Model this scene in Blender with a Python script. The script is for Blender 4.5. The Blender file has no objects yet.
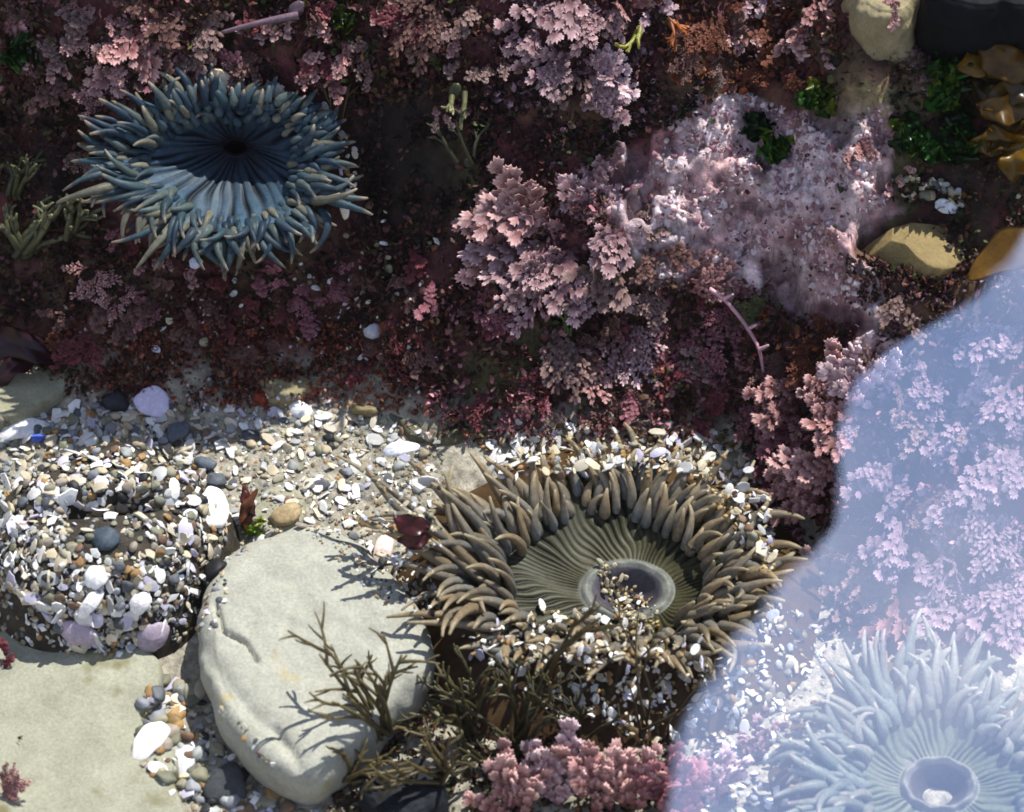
import bpy, math, random
import numpy as np
from mathutils import Vector, Matrix, noise as mnoise
from mathutils.bvhtree import BVHTree

random.seed(7)
R_ = np.random.default_rng(11)
S = 0.00035                      # metres per working unit ("u"); the frame is about 0.36 m wide
TH = math.radians(50)            # how far the camera looks down
D = 2857.0                       # camera distance, u
CT, ST = math.cos(TH), math.sin(TH)
RX = np.array([1.0, 0, 0]); UP = np.array([0, ST, CT]); FW = np.array([0, CT, -ST])
CAM = -D * FW
WZ = 450.0                       # water level, u
scene = bpy.context.scene
COL = scene.collection

# ------------------------------------------------------------------ helpers
def lin(h, k=1.0):
    h = h.lstrip('#')
    out = []
    for i in (0, 2, 4):
        c = int(h[i:i+2], 16) / 255
        out.append((c / 12.92 if c <= 0.04045 else ((c + 0.055) / 1.055) ** 2.4) * k)
    return np.array(out)

def ray(px, py):
    d = FW * D + RX * (px - 512) + UP * (406 - py)
    return d / np.linalg.norm(d)

def P(px, py, z=0.0):
    d = ray(px, py); t = (z - CAM[2]) / d[2]
    return CAM + d * t

def project(v):
    q = v - CAM
    w = q @ FW
    return 512 + (q @ RX) / w * D, 406 - (q @ UP) / w * D

def nrm(v):
    return v / (np.linalg.norm(v) + 1e-9)

def vnoise(x, y, seed=0):
    xi = np.floor(x).astype(np.int64); yi = np.floor(y).astype(np.int64)
    fx = x - xi; fy = y - yi
    fx = fx * fx * fx * (fx * (fx * 6 - 15) + 10); fy = fy * fy * fy * (fy * (fy * 6 - 15) + 10)
    def h(a, b):
        n = (a * 374761393 + b * 668265263 + seed * 1442695041) & 0xffffffff
        n = ((n ^ (n >> 13)) * 1274126177) & 0xffffffff
        n = (n ^ (n >> 16)) & 0xffffffff
        return n / 4294967295.0
    a = h(xi, yi); b = h(xi + 1, yi); c = h(xi, yi + 1); d = h(xi + 1, yi + 1)
    return (a * (1 - fx) + b * fx) * (1 - fy) + (c * (1 - fx) + d * fx) * fy

def fbm(x, y, f, seed=0, o=4):
    s = 0; a = 1; t = 0
    for i in range(o):
        s = s + a * vnoise(x / f + 17.3 * i, y / f - 9.1 * i, seed + i); t += a; a *= 0.5; f *= 0.5
    return s / t * 2 - 1

def cellbump(x, y, f, seed=0):
    """distance-to-nearest-point bumps, 1 on top of a bump, 0 between them"""
    xs = x / f; ys = y / f
    xi = np.floor(xs).astype(np.int64); yi = np.floor(ys).astype(np.int64)
    best = np.full(x.shape, 9.0)
    def h(a, b, k):
        n = (a * 374761393 + b * 668265263 + (seed + k) * 1442695041) & 0xffffffff
        n = ((n ^ (n >> 13)) * 1274126177) & 0xffffffff
        return ((n ^ (n >> 16)) & 0xffffffff) / 4294967295.0
    for i in (-1, 0, 1):
        for j in (-1, 0, 1):
            cx = xi + i + 0.15 + 0.7 * h(xi + i, yi + j, 0); cy = yi + j + 0.15 + 0.7 * h(xi + i, yi + j, 5)
            r = 0.75 + 0.5 * h(xi + i, yi + j, 9)
            best = np.minimum(best, ((xs - cx) ** 2 + (ys - cy) ** 2) / r ** 2)
    return np.sqrt(np.clip(1 - best * 2.2, 0, 1))

def inpoly(px, py, poly):
    px = np.asarray(px, float); py = np.asarray(py, float)
    ins = np.zeros(px.shape, bool); n = len(poly)
    for i in range(n):
        x0, y0 = poly[i]; x1, y1 = poly[(i + 1) % n]
        c = ((y0 > py) != (y1 > py)) & (px < (x1 - x0) * (py - y0) / ((y1 - y0) + 1e-12) + x0)
        ins ^= c
    return ins

def polydist(px, py, poly):
    """signed distance to a polygon, positive inside"""
    px = np.asarray(px, float); py = np.asarray(py, float)
    d = np.full(px.shape, 1e9); n = len(poly)
    for i in range(n):
        x0, y0 = poly[i]; x1, y1 = poly[(i + 1) % n]
        L = (x1 - x0) ** 2 + (y1 - y0) ** 2 + 1e-9
        t = np.clip(((px - x0) * (x1 - x0) + (py - y0) * (y1 - y0)) / L, 0, 1)
        d = np.minimum(d, np.hypot(px - x0 - t * (x1 - x0), py - y0 - t * (y1 - y0)))
    return np.where(inpoly(px, py, poly), d, -d)

def sstep(a, b, x):
    t = np.clip((x - a) / (b - a), 0, 1); return t * t * (3 - 2 * t)

def tag(o, label=None, cat=None, group=None, kind=None):
    if label: o['label'] = label
    if cat: o['category'] = cat
    if group: o['group'] = group
    if kind: o['kind'] = kind
    return o

def make_mesh(name, V, F, col=None, mat=None, smooth=True, midx=None):
    """V in u; F list of tuples or int array (n,3|4)"""
    me = bpy.data.meshes.new(name)
    V = np.asarray(V, dtype=np.float64) * S
    if isinstance(F, np.ndarray):
        n, k = F.shape
        me.vertices.add(len(V)); me.vertices.foreach_set('co', V.astype(np.float32).ravel())
        me.loops.add(n * k); me.loops.foreach_set('vertex_index', F.astype(np.int32).ravel())
        me.polygons.add(n)
        me.polygons.foreach_set('loop_start', np.arange(0, n * k, k, dtype=np.int32))
        me.polygons.foreach_set('loop_total', np.full(n, k, dtype=np.int32))
        me.update(calc_edges=True)
    else:
        me.from_pydata([tuple(v) for v in V], [], [tuple(int(i) for i in f) for f in F]); me.update()
    if col is not None:
        a = me.color_attributes.new('Col', 'FLOAT_COLOR', 'POINT')
        c = np.ones((len(V), 4), np.float32); c[:, :3] = np.clip(col, 0, 1)
        a.data.foreach_set('color', c.ravel())
    for m in (mat if isinstance(mat, (list, tuple)) else [mat]):
        if m: me.materials.append(m)
    if midx is not None: me.polygons.foreach_set('material_index', np.asarray(midx, np.int32))
    me.polygons.foreach_set('use_smooth', [smooth] * len(me.polygons))
    me.validate(); me.update()
    return me

def obj(name, V, F, col=None, mat=None, parent=None, origin=None, smooth=True, midx=None):
    V = np.asarray(V, float)
    if origin is None: origin = np.zeros(3)
    origin = np.asarray(origin, float)
    o = bpy.data.objects.new(name, make_mesh(name, V - origin, F, col, mat, smooth, midx))
    COL.objects.link(o)
    if parent:
        o.parent = parent; o.location = Vector(origin * S) - parent.location
    else:
        o.location = Vector(origin * S)
    return o

def empty(name, origin):
    o = bpy.data.objects.new(name, None); COL.objects.link(o)
    o.empty_display_size = 0.01; o.location = Vector(np.asarray(origin, float) * S)
    return o

class MB:
    """collects verts / faces / colours for one mesh"""
    def __init__(s): s.V = []; s.F = []; s.C = []; s.n = 0; s.M = []
    def add(s, V, F, C, m=0):
        V = np.asarray(V, float); C = np.asarray(C, float)
        if C.ndim == 1: C = np.tile(C, (len(V), 1))
        s.V.append(V); s.C.append(C)
        for f in F: s.F.append(tuple(int(i) + s.n for i in f)); s.M.append(m)
        s.n += len(V)
    def arrays(s): return np.vstack(s.V), s.F, np.vstack(s.C)
    def build(s, name, mat, parent=None, origin=None, smooth=True):
        V, F, C = s.arrays()
        return obj(name, V, F, C, mat, parent, origin, smooth, s.M if isinstance(mat, list) else None)

def grid_faces(n, m, wrap=False):
    """n rings of m points"""
    i, j = np.meshgrid(np.arange(n - 1), np.arange(m if wrap else m - 1), indexing='ij')
    j2 = (j + 1) % m
    return np.stack([i * m + j, i * m + j2, (i + 1) * m + j2, (i + 1) * m + j], -1).reshape(-1, 4)

# ------------------------------------------------------------------ materials
def new_mat(name):
    m = bpy.data.materials.new(name); m.use_nodes = True
    nt = m.node_tree
    return m, nt, nt.nodes['Principled BSDF']

def mat_basic(name, src='Col', rough=0.6, var=0.35, feat=8, bump=0.3, bumpd=1.5, bfeat=4, spec=0.3, transl=0.0, speck=None, fine=None):
    """base colour from the mesh (or the object colour) broken up by noise, with bump"""
    m, nt, b = new_mat(name)
    N = nt.nodes.new; Lk = nt.links.new
    if src == 'Col':
        a = N('ShaderNodeAttribute'); a.attribute_name = 'Col'; c = a.outputs['Color']
    else:
        a = N('ShaderNodeObjectInfo'); c = a.outputs['Color']
    tc = N('ShaderNodeTexCoord')
    n1 = N('ShaderNodeTexNoise'); n1.inputs['Scale'].default_value = 1 / (feat * S); n1.inputs['Detail'].default_value = 6
    n1.inputs['Roughness'].default_value = 0.65
    Lk(tc.outputs['Object'], n1.inputs['Vector'])
    mr = N('ShaderNodeMapRange'); mr.inputs['From Min'].default_value = 0.3; mr.inputs['From Max'].default_value = 0.7
    mr.inputs['To Min'].default_value = 1 - var; mr.inputs['To Max'].default_value = 1 + var
    Lk(n1.outputs['Fac'], mr.inputs['Value'])
    mx = N('ShaderNodeMix'); mx.data_type = 'RGBA'; mx.blend_type = 'MULTIPLY'; mx.inputs['Factor'].default_value = 1
    Lk(c, mx.inputs['A']); Lk(mr.outputs['Result'], mx.inputs['B'])
    n4 = N('ShaderNodeTexNoise'); n4.inputs['Scale'].default_value = 1 / (2.6 * S); n4.inputs['Detail'].default_value = 3; Lk(tc.outputs['Object'], n4.inputs['Vector'])
    m4 = N('ShaderNodeMapRange'); m4.inputs['From Min'].default_value = 0.3; m4.inputs['From Max'].default_value = 0.7; m4.inputs['To Min'].default_value = 0.84; m4.inputs['To Max'].default_value = 1.14; Lk(n4.outputs['Fac'], m4.inputs['Value'])
    x4 = N('ShaderNodeMix'); x4.data_type = 'RGBA'; x4.blend_type = 'MULTIPLY'; x4.inputs['Factor'].default_value = 1; Lk(mx.outputs['Result'], x4.inputs['A']); Lk(m4.outputs['Result'], x4.inputs['B'])
    out = x4.outputs['Result']
    if speck:                       # a second pigment in patches
        colr, f, thr = speck
        n2 = N('ShaderNodeTexNoise'); n2.inputs['Scale'].default_value = 1 / (f * S); n2.inputs['Detail'].default_value = 5
        Lk(tc.outputs['Object'], n2.inputs['Vector'])
        r2 = N('ShaderNodeMapRange'); r2.inputs['From Min'].default_value = thr; r2.inputs['From Max'].default_value = thr + 0.09
        Lk(n2.outputs['Fac'], r2.inputs['Value'])
        m2 = N('ShaderNodeMix'); m2.data_type = 'RGBA'
        Lk(r2.outputs['Result'], m2.inputs['Factor']); Lk(out, m2.inputs['A']); m2.inputs['B'].default_value = (*colr, 1)
        out = m2.outputs['Result']
    Lk(out, b.inputs['Base Color'])
    b.inputs['Roughness'].default_value = rough; b.inputs['Specular IOR Level'].default_value = spec
    if bump:
        n3 = N('ShaderNodeTexNoise'); n3.inputs['Scale'].default_value = 1 / (bfeat * S); n3.inputs['Detail'].default_value = 8; n3.inputs['Roughness'].default_value = 0.62
        Lk(tc.outputs['Object'], n3.inputs['Vector'])
        bp = N('ShaderNodeBump'); bp.inputs['Strength'].default_value = bump; bp.inputs['Distance'].default_value = bumpd * S
        Lk(n3.outputs['Fac'], bp.inputs['Height']); Lk(bp.outputs['Normal'], b.inputs['Normal'])
    if transl:
        t = N('ShaderNodeBsdfTranslucent'); Lk(out, t.inputs['Color'])
        ms = N('ShaderNodeMixShader'); ms.inputs[0].default_value = transl
        o = nt.nodes['Material Output']
        Lk(b.outputs[0], ms.inputs[1]); Lk(t.outputs[0], ms.inputs[2]); Lk(ms.outputs[0], o.inputs['Surface'])
    return m

M = {}
M['reef'] = mat_basic('reef_rock', var=0.55, feat=14, bump=0.9, bumpd=4, bfeat=7, rough=0.7, spec=0.25)
M['stone'] = mat_basic('pale_stone', var=0.2, feat=40, bump=0.7, bumpd=3.2, bfeat=20, rough=0.8, spec=0.2, speck=(tuple(lin('#a09470')), 38, 0.63))
M['slab'] = mat_basic('slab_stone', var=0.2, feat=45, bump=0.6, bumpd=3, bfeat=18, rough=0.85, spec=0.15, speck=(tuple(lin('#6f6a4c')), 60, 0.6))
M['darkstone'] = mat_basic('dark_stone', var=0.4, feat=20, bump=0.5, bumpd=2, bfeat=8, rough=0.7, spec=0.12)
M['coral'] = mat_basic('coralline', var=0.28, feat=6, bump=0.5, bumpd=0.8, bfeat=2.5, rough=0.7, spec=0.25)
M['turf'] = mat_basic('algae_turf', var=0.35, feat=6, bump=0.0, rough=0.6, spec=0.3, transl=0.15)
M['weed'] = mat_basic('weed', var=0.3, feat=10, bump=0.2, bumpd=0.8, bfeat=4, rough=0.45, spec=0.4, transl=0.12)
M['leaf'] = mat_basic('blade', var=0.35, feat=18, bump=0.2, bumpd=1, bfeat=8, rough=0.3, spec=0.5, transl=0.45)
M['anemone'] = mat_basic('anemone_flesh', var=0.22, feat=7, bump=0.15, bumpd=0.6, bfeat=3, rough=0.45, spec=0.22, transl=0.4)
M['pebble'] = mat_basic('pebble', src='obj', var=0.25, feat=5, bump=0.3, bumpd=0.5, bfeat=2.5, rough=0.6, spec=0.3)
M['shell'] = mat_basic('shell', src='obj', var=0.1, feat=6, bump=0.25, bumpd=0.5, bfeat=3, rough=0.5, spec=0.35)
M['gravel'] = mat_basic('gravel', var=0.2, feat=4, bump=0.2, bumpd=0.4, bfeat=2, rough=0.6, spec=0.3)
M['cliff'] = mat_basic('cliff', var=0.4, feat=400, bump=0.6, bumpd=30, bfeat=200, rough=1.0, spec=0.0)

def water_mat():
    m, nt, b = new_mat('water'); N = nt.nodes.new; Lk = nt.links.new
    nt.nodes.remove(b)
    o = nt.nodes['Material Output']
    tr = N('ShaderNodeBsdfTransparent'); tr.inputs['Color'].default_value = (0.97, 0.98, 0.985, 1)
    gl = N('ShaderNodeBsdfGlossy'); gl.inputs['Roughness'].default_value = 0.0; gl.inputs['Color'].default_value = (1, 1, 1, 1)
    lw = N('ShaderNodeLayerWeight'); lw.inputs['Blend'].default_value = 0.5       # Schlick: F0 + (1 - F0) facing^5, the same from both sides
    pw = N('ShaderNodeMath'); pw.operation = 'POWER'; pw.inputs[1].default_value = 5; Lk(lw.outputs['Facing'], pw.inputs[0])
    fr = N('ShaderNodeMath'); fr.operation = 'MULTIPLY_ADD'; fr.inputs[1].default_value = 1 - WATER_F0; fr.inputs[2].default_value = WATER_F0; Lk(pw.outputs[0], fr.inputs[0])
    tc = N('ShaderNodeTexCoord'); no = N('ShaderNodeTexNoise'); no.inputs['Scale'].default_value = 1 / (260 * S); no.inputs['Detail'].default_value = 1
    Lk(tc.outputs['Object'], no.inputs['Vector'])
    bp = N('ShaderNodeBump'); bp.inputs['Strength'].default_value = 0.25; bp.inputs['Distance'].default_value = 8 * S
    Lk(no.outputs['Fac'], bp.inputs['Height']); Lk(bp.outputs['Normal'], gl.inputs['Normal'])
    ms = N('ShaderNodeMixShader'); Lk(fr.outputs[0], ms.inputs[0]); Lk(tr.outputs[0], ms.inputs[1]); Lk(gl.outputs[0], ms.inputs[2])
    Lk(ms.outputs[0], o.inputs['Surface'])
    return m
WATER_F0 = 0.27

# ------------------------------------------------------------------ camera, light, sky
cd = bpy.data.cameras.new('camera'); cam = bpy.data.objects.new('camera', cd); COL.objects.link(cam)
cam.location = Vector(CAM * S)
cam.rotation_euler = (math.pi / 2 - TH, 0, 0)
cd.sensor_width = 36; cd.lens = 36 * D / 1024; cd.clip_start = 0.01; cd.clip_end = 200
cd.dof.use_dof = True; cd.dof.focus_distance = (D - 120) * S; cd.dof.aperture_fstop = 13
scene.camera = cam
SUN_EL, SUN_AZ = math.radians(56), math.radians(36)
sd = np.array([math.sin(SUN_AZ) * math.cos(SUN_EL), math.cos(SUN_AZ) * math.cos(SUN_EL), math.sin(SUN_EL)])
sl = bpy.data.lights.new('sun', 'SUN'); sl.energy = 4.2; sl.angle = math.radians(0.5); sl.color = (1.0, 0.96, 0.9)
sun = bpy.data.objects.new('sun', sl); COL.objects.link(sun); sun.location = (1, 2, 4)
sun.rotation_euler = Vector(sd).to_track_quat('Z', 'Y').to_euler()
w = bpy.data.worlds.new('World'); scene.world = w; w.use_nodes = True
bg = w.node_tree.nodes['Background']; sky = w.node_tree.nodes.new('ShaderNodeTexSky'); sky.sky_type = 'NISHITA'
sky.sun_disc = False; sky.sun_elevation = SUN_EL; sky.sun_rotation = SUN_AZ; sky.air_density = 1.0; sky.dust_density = 0.0; sky.ozone_density = 6.0
wn = w.node_tree.nodes.new; wl = w.node_tree.links.new          # cloud noise added to the sky to pale and break up its reflection
wt = wn('ShaderNodeTexCoord'); wz = wn('ShaderNodeTexNoise'); wz.inputs['Scale'].default_value = 5.5; wz.inputs['Detail'].default_value = 5; wl(wt.outputs['Generated'], wz.inputs['Vector'])
wr = wn('ShaderNodeMapRange'); wr.interpolation_type = 'SMOOTHSTEP'; wr.inputs['From Min'].default_value = 0.36; wr.inputs['From Max'].default_value = 0.72; wr.inputs['To Max'].default_value = 0.5; wl(wz.outputs['Fac'], wr.inputs['Value'])
wm = wn('ShaderNodeMix'); wm.data_type = 'RGBA'; wl(wr.outputs['Result'], wm.inputs['Factor']); wl(sky.outputs[0], wm.inputs['A']); wm.inputs['B'].default_value = (8.2, 8.2, 9.6, 1)
wl(wm.outputs['Result'], bg.inputs[0]); bg.inputs[1].default_value = 0.09
vs = scene.view_settings; vs.view_transform = 'Standard'; vs.look = 'None'; vs.gamma = 1; vs.use_curve_mapping = False
vs.exposure = 1.8
scene.cycles.max_bounces = 6; scene.cycles.transparent_max_bounces = 8; scene.cycles.filter_width = 1.7
scene.cycles.sample_clamp_indirect = 4

# ------------------------------------------------------------------ terrain
FOOT = [(-400, 378), (0, 384), (130, 400), (260, 396), (350, 404), (430, 436), (600, 440), (740, 455), (790, 500), (850, 600), (930, 640), (1100, 650), (1500, 660)]
fw = np.array([P(a, b, 0)[:2] for a, b in FOOT])
PINK = [(556, 190), (590, 160), (615, 135), (640, 140), (680, 118), (700, 95), (735, 92), (770, 100), (800, 112), (840, 92), (872, 88), (892, 110), (884, 180),
        (905, 195), (860, 215), (842, 245), (850, 265), (880, 290), (915, 325), (915, 350), (870, 362), (835, 345), (800, 320), (770, 290), (735, 300),
        (690, 285), (660, 285), (630, 250), (590, 225)]
def dent(px, py, cx, cy, rx, ry):
    return np.exp(-(((px - cx) / rx) ** 2 + ((py - cy) / ry) ** 2))
def base_height(x, y):
    yf = np.interp(x, fw[:, 0], fw[:, 1])
    yf = yf + 18 * fbm(x, y, 90, 3, 3)
    d = y - yf
    px = x + 512
    k = np.interp(px, [0, 300, 480, 620, 760, 900, 1100], [1.35, 1.5, 1.45, 1.2, 1.0, 0.85, 0.8])
    z = k * (np.sqrt(d * d + 35 ** 2) + d) / 2
    top = 400 + 30 * fbm(x, y, 300, 8, 2)
    z = np.where(z > top - 60, top - 60 * np.exp(-(z - top + 60) / 60), z)
    return z, d
def terrain(x, y, full=False):
    z, d = base_height(x, y)
    wall = sstep(-10, 50, d)
    z = z + wall * (26 * fbm(x, y, 130, 21, 4) + 9 * fbm(x, y, 34, 22, 4)) + (1 - wall) * (5 * fbm(x, y, 140, 23, 3) + 2 * fbm(x, y, 20, 24, 3))
    v = np.stack([x, y, z], -1)
    px, py = project(v)
    z = z - 46 * dent(px, py, 400, 165, 55, 110) * wall - 40 * dent(px, py, 872, 225, 34, 24) - 125 * dent(px, py, 246, 138, 75, 52) - 26 * dent(px, py, 925, 205, 45, 26)
    z = z - 25 * dent(px, py, 770, 150, 20, 16) - 18 * dent(px, py, 610, 130, 28, 14) - 30 * dent(px, py, 640, 320, 110, 40) + 22 * dent(px, py, 800, 215, 80, 60)
    pk = sstep(-4, 4, polydist(px, py, PINK) + 16 * fbm(px, py, 34, 40, 4))
    near = (px > 420) & (px < 960) & (py > 40) & (py < 420)
    b1 = np.zeros_like(z); b2 = np.zeros_like(z)
    b1[near] = cellbump(px[near], py[near], 15, 5); b2[near] = cellbump(px[near], py[near], 8, 15)
    lump = sstep(-0.35, 0.25, fbm(px, py, 60, 44, 3))
    z = z + pk * (lump * (6.5 * b1 + 3.5 * b2) + 26 * fbm(px, py, 62, 47, 4) - 26 * sstep(0.12, 0.42, fbm(px, py, 46, 48, 3)) + 4 * fbm(px, py, 9, 49, 3))
    if not full: return z
    return z, d, wall, pk, b1, b2, lump
SHADE_LEDGE_Y, SHADE_LEDGE_H, SHADE_LEDGE_X = 345, 290, -110      # unseen ledge above the water, added to throw shade on the wall
fx = np.concatenate([np.linspace(-2600, -760, 24)[:-1], np.arange(-760, 760, 2.4), np.linspace(760, 2600, 24)])
fy = np.concatenate([np.linspace(-2600, -620, 24)[:-1], np.arange(-620, 520, 2.2), np.linspace(520, 2500, 30)])
X, Y = np.meshgrid(fx, fy, indexing='ij')
Z, dd, wallm, pk, b1, b2, lump = terrain(X, Y, True)
rim = np.maximum(np.abs(X) - 1000, 0) + np.maximum(-Y - 1100, 0)
Z = Z + 0.35 * np.minimum(rim, 1000) + 0.3 * np.maximum(Y - 900, 0)
edge = SHADE_LEDGE_Y + 40 * fbm(X, Y, 420, 301, 2)
Z = Z + SHADE_LEDGE_H * sstep(0, 110, Y - edge) * (1 - sstep(SHADE_LEDGE_X - 90, SHADE_LEDGE_X + 90, X + 50 * fbm(X, Y, 120, 303, 3)))
V = np.stack([X, Y, Z], -1).reshape(-1, 3)
px, py = project(V)
n1 = fbm(px, py, 70, 60, 4); n2 = fbm(px, py, 16, 61, 3); n3 = fbm(px, py, 6, 62, 2)
sand = lin('#8f897a') + np.zeros((len(V), 3)); sand = sand * (1 + 0.25 * n2 + 0.25 * n3)[:, None]
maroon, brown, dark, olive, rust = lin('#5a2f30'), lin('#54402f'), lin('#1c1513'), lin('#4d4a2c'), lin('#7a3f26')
def mixc(a, b, t): return a * (1 - t[:, None]) + b * t[:, None]
C = mixc(maroon + np.zeros((len(V), 3)), brown, sstep(-0.2, 0.4, n1))
C = mixc(C, olive, sstep(0.25, 0.6, fbm(px, py, 90, 71, 3)))
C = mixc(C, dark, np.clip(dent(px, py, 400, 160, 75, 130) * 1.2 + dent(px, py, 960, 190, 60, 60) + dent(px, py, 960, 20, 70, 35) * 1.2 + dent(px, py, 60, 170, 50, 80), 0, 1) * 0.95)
C = C * (1 + 0.4 * n2 + 0.3 * n3)[:, None]
pale = lin('#b4908f'); mauve = lin('#5c3d44'); white = lin('#d2bebe'); rose = lin('#986462')
pinkc = mixc(mauve + np.zeros((len(V), 3)), pale, sstep(-0.35, 0.25, n1 * 0.5 + n2 * 0.6 + dent(px, py, 830, 190, 90, 70) * 0.9 - 0.2))
pinkc = mixc(pinkc, rose, sstep(0.1, 0.4, fbm(px, py, 40, 80, 3)) * 0.7)
pinkc = mixc(pinkc, white, np.clip(lump.ravel() * (sstep(0.45, 0.9, b1.ravel()) * 0.7 + sstep(0.5, 0.9, b2.ravel()) * 0.6) * sstep(-0.1, 0.3, n1 + 0.25), 0, 1))
pinkc = mixc(pinkc, white, np.clip(1.2 * dent(px, py, 905, 332, 22, 12) + dent(px, py, 845, 160, 22, 50) * 0.6, 0, 1))
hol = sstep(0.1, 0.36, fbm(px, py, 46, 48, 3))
pinkc = mixc(pinkc, lin('#4a2f38'), hol * 0.75) * (1 + 0.35 * n2 + 0.4 * n3)[:, None]  # recess shade painted into the crust hollows as dark mauve
pinkc = mixc(pinkc, white, (1 - hol) * 0.55 * dent(px, py, 826, 190, 55, 75) * sstep(-0.3, 0.3, n2))  # extra brightness painted as white on the brightest part of the crust
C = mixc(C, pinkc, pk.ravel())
tan = lin('#9a8c66')
C = mixc(C, tan, np.clip(dent(px, py, 880, 100, 45, 22) * 1.1 + dent(px, py, 830, 330, 0.1, 0.1), 0, 1) * 0.7)
C = mixc(sand, C, sstep(0.2, 0.8, wallm.ravel()))
C = mixc(C, lin('#1a1512'), sstep(SHADE_LEDGE_Y - 25, SHADE_LEDGE_Y + 5, V[:, 1]))
tf = grid_faces(len(fx), len(fy))
tf = tf[:, ::-1]
tmid = (V[tf[:, 0], 1] > SHADE_LEDGE_Y - 30).astype(np.int32)
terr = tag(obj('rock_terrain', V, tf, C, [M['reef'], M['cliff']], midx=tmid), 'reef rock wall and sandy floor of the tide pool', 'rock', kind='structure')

def tri_bvh(V, F):
    return BVHTree.FromPolygons([tuple(v) for v in V], [tuple(int(i) for i in f) for f in F])
surfaces = []
terr_bvh = tri_bvh(V, tf); surfaces.append(terr_bvh)
def hit(px, py, bvhs=None):
    d = ray(px, py); best = None
    for b in (bvhs or surfaces):
        loc, n, i, dist = b.ray_cast(Vector(CAM), Vector(d))
        if loc is not None and (best is None or dist < best[2]):
            n = np.array(n)
            if n @ d > 0: n = -n
            best = (np.array(loc), n, dist)
    if best is None:
        p = P(px, py, 0); return p, np.array([0, 0, 1.0]), 0
    return best

# ------------------------------------------------------------------ cliff beyond the pool (seen mirrored in the water)
BOUND = [(1060, 240), (1024, 270), (965, 338), (905, 388), (860, 432), (836, 462), (831, 495), (828, 520), (806, 553), (776, 580), (748, 622), (722, 690), (692, 750), (662, 812), (610, 920), (560, 1050)]
YC = 2600.0
sx, szz = [], []
for a, b in BOUND:
    d = ray(a, b); wp = P(a, b, WZ); r = np.array([d[0], d[1], -d[2]]); q = wp + r * ((YC - wp[1]) / r[1])
    sx.append(q[0]); szz.append(q[2])
sx = np.array(sx[::-1]); szz = np.array(szz[::-1])
sx = np.concatenate([[-5200, -3600, -1500], sx, [sx[-1] + 260, sx[-1] + 600, sx[-1] + 1400, sx[-1] + 3500]])
szz = np.concatenate([[4800, 6600, 7200], szz, [szz[-1] - 420, szz[-1] - 1300, 900, 200]])
cx = np.unique(np.concatenate([np.linspace(-5200, sx[-1], 140), np.linspace(-300, 1500, 160)]))
hz = np.interp(cx, sx, szz)
rows = []
for f in np.linspace(0, 1, 60): rows.append(np.stack([cx, YC + 40 + 130 * fbm(cx, hz * f, 500, 90, 4) - 130 * (1 - f), hz * f - 200 * (1 - f)], -1))
for g in np.linspace(0.05, 1, 16): rows.append(np.stack([cx, YC + 40 + 130 * fbm(cx, hz, 500, 90, 4) + 1700 * g, hz * (1 - 0.12 * g * g)], -1))
for f in np.linspace(0.95, 0, 14): rows.append(np.stack([cx, np.full(len(cx), YC + 1900.0), hz * 0.88 * f - 200 * (1 - f)], -1))
CV = np.vstack(rows)
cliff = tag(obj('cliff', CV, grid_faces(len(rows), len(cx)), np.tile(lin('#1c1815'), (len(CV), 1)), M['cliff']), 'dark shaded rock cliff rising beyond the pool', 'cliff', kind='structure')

M['water'] = water_mat()
g = np.linspace(-2500, 2500, 30)
WX, WY = np.meshgrid(g, g, indexing='ij')
water = tag(obj('water', np.stack([WX, WY, WX * 0 + WZ], -1).reshape(-1, 3), grid_faces(30, 30)[:, ::-1], None, M['water']), 'clear still tide pool water mirroring blue sky at lower right', 'water', kind='structure')

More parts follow.
